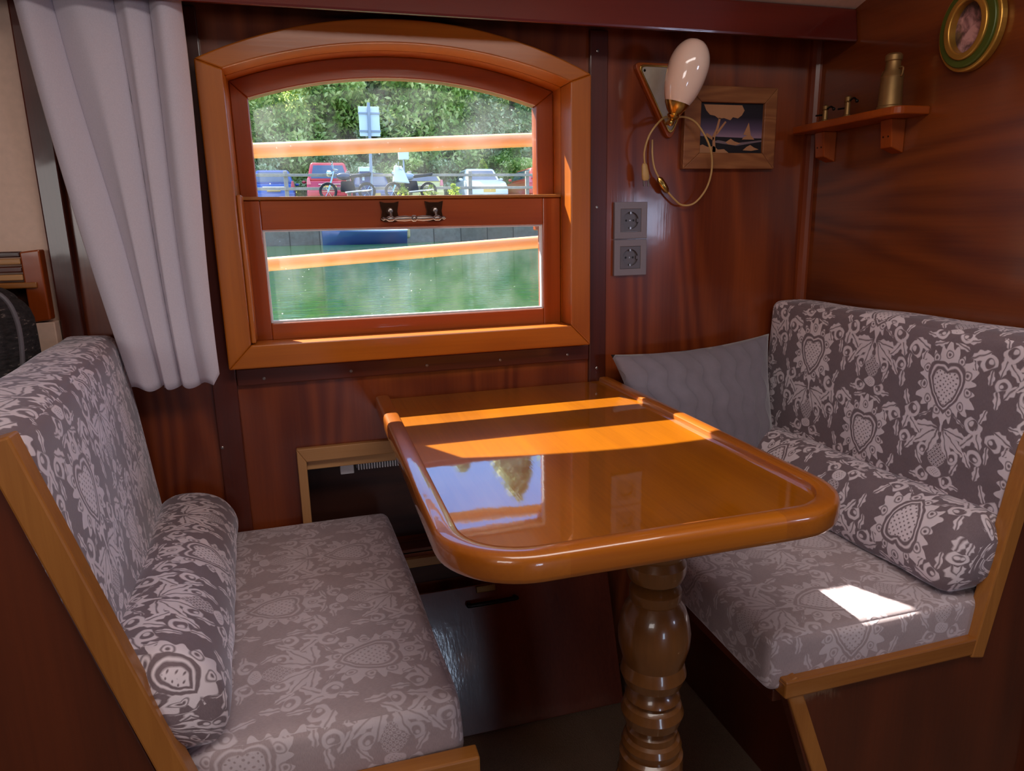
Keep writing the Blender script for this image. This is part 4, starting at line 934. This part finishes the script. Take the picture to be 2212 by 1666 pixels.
bt = thing('rowing_boat', (2.1, 22.6, .65), 'low blue boat moored against the stone quay', 'boat')
BHULL = car_paint('blue_boat_paint', srgb(62, 78, 124))
hv = []; hf = []; nst = 14
for i in range(nst + 1):
    t_ = i / nst; xx = .55 + 2.75 * t_; wd = .62 * min(1, (math.sin(PI * min(.5, t_ * .9 + .06)) + .0)) * (1 if t_ < .85 else 1 - (t_ - .85) * 1.6); top_ = 1.08 + .10 * (1 - t_) ** 2
    for (ky, kz) in ((-1, top_), (-1.04, top_ - .04), (-.9, .80), (-.6, .58), (0, .52), (.6, .58), (.9, .80), (1.04, top_ - .04), (1, top_)): hv.append((xx, 22.7 + wd * ky, kz))
for i in range(nst):
    for k in range(8): hf.append((i * 9 + k, i * 9 + k + 1, (i + 1) * 9 + k + 1, (i + 1) * 9 + k))
    hf.append((i * 9 + 8, i * 9, (i + 1) * 9, (i + 1) * 9 + 8))
hf.append(tuple(range(9))); hf.append(tuple(nst * 9 + k for k in range(9)))
MB().add(hv, hf).build('hull', BHULL, bt, .02, smooth=True)
mb = MB(); mb.tube([hv[i * 9 + 0] for i in range(nst + 1)], .03, 8); mb.build('gunwale', SIGNW, bt, smooth=True)
MB().box(3.1, 3.42, 22.3, 23.1, .80, 1.16).build('stern_board', plain('ochre_board', srgb(190, 160, 110), .6), bt, .1, seg=4)

# ---- trees
def leafmat(name, a, b_, c_):
    m, N, p = new_mat(name); nt = m.node_tree; out = [n for n in nt.nodes if n.type == 'OUTPUT_MATERIAL'][0]
    ri = N.n('ShaderNodeNewGeometry').outputs['Random Per Island']; tc = N.n('ShaderNodeTexCoord').outputs['Object']
    nz = N.noise(tc, .9, 2); f = N.m('MULTIPLY_ADD', nz, 1.6, -.55) + Ex(N, ri) * .65
    col = N.ramp(f, [(.1, a), (.5, b_), (.95, c_)])
    N.lk(col, p.inputs['Base Color']); p.inputs['Roughness'].default_value = .65; p.inputs['Specular IOR Level'].default_value = .2
    tl = N.n('ShaderNodeBsdfTranslucent'); N.lk(col, tl.inputs[0]); mx = N.n('ShaderNodeMixShader'); mx.inputs[0].default_value = .5
    N.lk(p.outputs[0], mx.inputs[1]); N.lk(tl.outputs[0], mx.inputs[2]); N.lk(mx.outputs[0], out.inputs[0]); return m
LEAF1 = leafmat('leaf_green', srgb(84, 118, 50), srgb(160, 190, 96), srgb(248, 250, 180))
LEAF2 = leafmat('leaf_deep_green', srgb(70, 98, 56), srgb(136, 164, 104), srgb(238, 242, 200))
LEAF3 = leafmat('leaf_yellow_green', srgb(110, 140, 40), srgb(176, 196, 70), srgb(226, 226, 120))
BARK = plain('bark', srgb(86, 72, 58), .95, bump=.6, bscale=12, var=.4)
def tree(x, y, h, wr, nleaf, mat, label, size=.22, base=2.15, low=.12, cat='tree', name='tree', group='trees beyond the car park', nb=16):
    t = thing(name, (x, y, base), label, cat, group)
    cs = []; 
    for k in range(nb):
        zz = base + h * (low + (1 - low) * (k + .5) / nb); rel = (zz - base) / h
        rad = wr * (math.sin(PI * min(1, .18 + rel * .80)) ** .7); a = random.uniform(0, 2 * PI); d = rad * random.uniform(.2, .7)
        cs.append((x + d * math.cos(a), y + d * math.sin(a) * .8, zz, rad * random.uniform(.5, .75), h * random.uniform(.10, .17)))
    nleaf = int(nleaf * 2.0); size = size * .68
    idx = rng.integers(0, nb, nleaf); c_ = np.array(cs)[idx]
    d = rng.normal(size=(nleaf, 3)); d /= np.linalg.norm(d, axis=1)[:, None]; rr = rng.uniform(.55, 1.05, nleaf)[:, None]
    P = c_[:, :3] + d * rr * np.stack([c_[:, 3], c_[:, 3], c_[:, 4]], 1)
    a = rng.normal(size=(nleaf, 3)); a /= np.linalg.norm(a, axis=1)[:, None]; b_ = np.cross(a, rng.normal(size=(nleaf, 3))); b_ /= np.linalg.norm(b_, axis=1)[:, None]
    s_ = (size * rng.uniform(.6, 1.25, nleaf))[:, None]
    V = np.stack([P - a * s_, P + b_ * s_ * .45, P + a * s_, P - b_ * s_ * .45], 1).reshape(-1, 3)
    me = bpy.data.meshes.new('foliage'); me.vertices.add(len(V)); me.vertices.foreach_set('co', V.ravel())
    me.loops.add(nleaf * 4); me.loops.foreach_set('vertex_index', np.arange(nleaf * 4, dtype=np.int32))
    me.polygons.add(nleaf); me.polygons.foreach_set('loop_start', np.arange(0, nleaf * 4, 4, dtype=np.int32)); me.update(calc_edges=True)
    link_mesh('foliage', me, mat, t)
    MB().tube([(x, y, base - .1), (x + .1, y, base + h * .4), (x - .05, y + .1, base + h * .8)], [.05 * wr + .04, .035 * wr + .03, .02 * wr], 8).build('trunk', BARK, t, smooth=True)
    return t
spec = [(-7.5, 36.0, 10, 3.0, 6000, LEAF2, 'deep green tree at the left end of the row beyond the car park'),
        (-3.0, 35.5, 9.5, 3.0, 9000, LEAF1, 'bright green tree behind the blue car'),
        (.8, 34.6, 9.5, 2.9, 12000, LEAF1, 'bright green tree rising behind the red hatchback'),
        (4.2, 35.6, 10.6, 3.0, 12000, LEAF2, 'darker green tree behind the large sign'),
        (7.4, 34.8, 10.8, 3.1, 13000, LEAF1, 'tall light green tree behind the white car'),
        (10.8, 35.4, 13, 3.3, 12000, LEAF2, 'tall dark green tree at the right of the window view'),
        (14.5, 36.0, 15, 3.4, 8000, LEAF1, 'light green tree beyond the right end of the fence'),
        (2.4, 38.5, 10.8, 3.4, 9000, LEAF2, 'tree in the back row between the sign and the red car'),
        (6.0, 39.0, 11, 3.6, 9000, LEAF2, 'tree in the back row behind the white car')]
for a in spec: tree(*a)
for (x, y, h, wr, nl, mt, lb_) in [(-1.6, 33.2, 2.8, 1.5, 4500, LEAF2, 'dense low bush behind the blue car'), (1.6, 33.0, 2.6, 1.7, 4500, LEAF2, 'dense low bush behind the red hatchback'), (4.6, 32.8, 2.6, 1.6, 4500, LEAF1, 'bright low bush behind the small white box'),
                                   (7.0, 33.2, 2.7, 1.6, 4500, LEAF2, 'dark low bush left of the white car roof'), (8.35, 31.9, 1.95, .5, 1200, LEAF3, 'small yellow-green bush just above the white car'), (10.0, 33.0, 2.8, 1.8, 4500, LEAF1, 'leafy bush at the right edge of the window view')]:
    tree(x, y, h, wr, nl, mt, lb_, .15, low=.05, cat='bush', name='bush', group='bushes behind the cars', nb=10)
for i, x in enumerate((3.6, 4.6, 5.5, 9.0)):
    tree(x, 25.0, .55, .35, 400, LEAF3, ['weeds under the fence left of the small box pole', 'yellow-green weeds right of the small box pole', 'yellow-green weeds left of the white car', 'weeds right of the white car'][i], .06, low=.02, cat='weeds', name='weeds', group='weeds along the quay edge', nb=6)
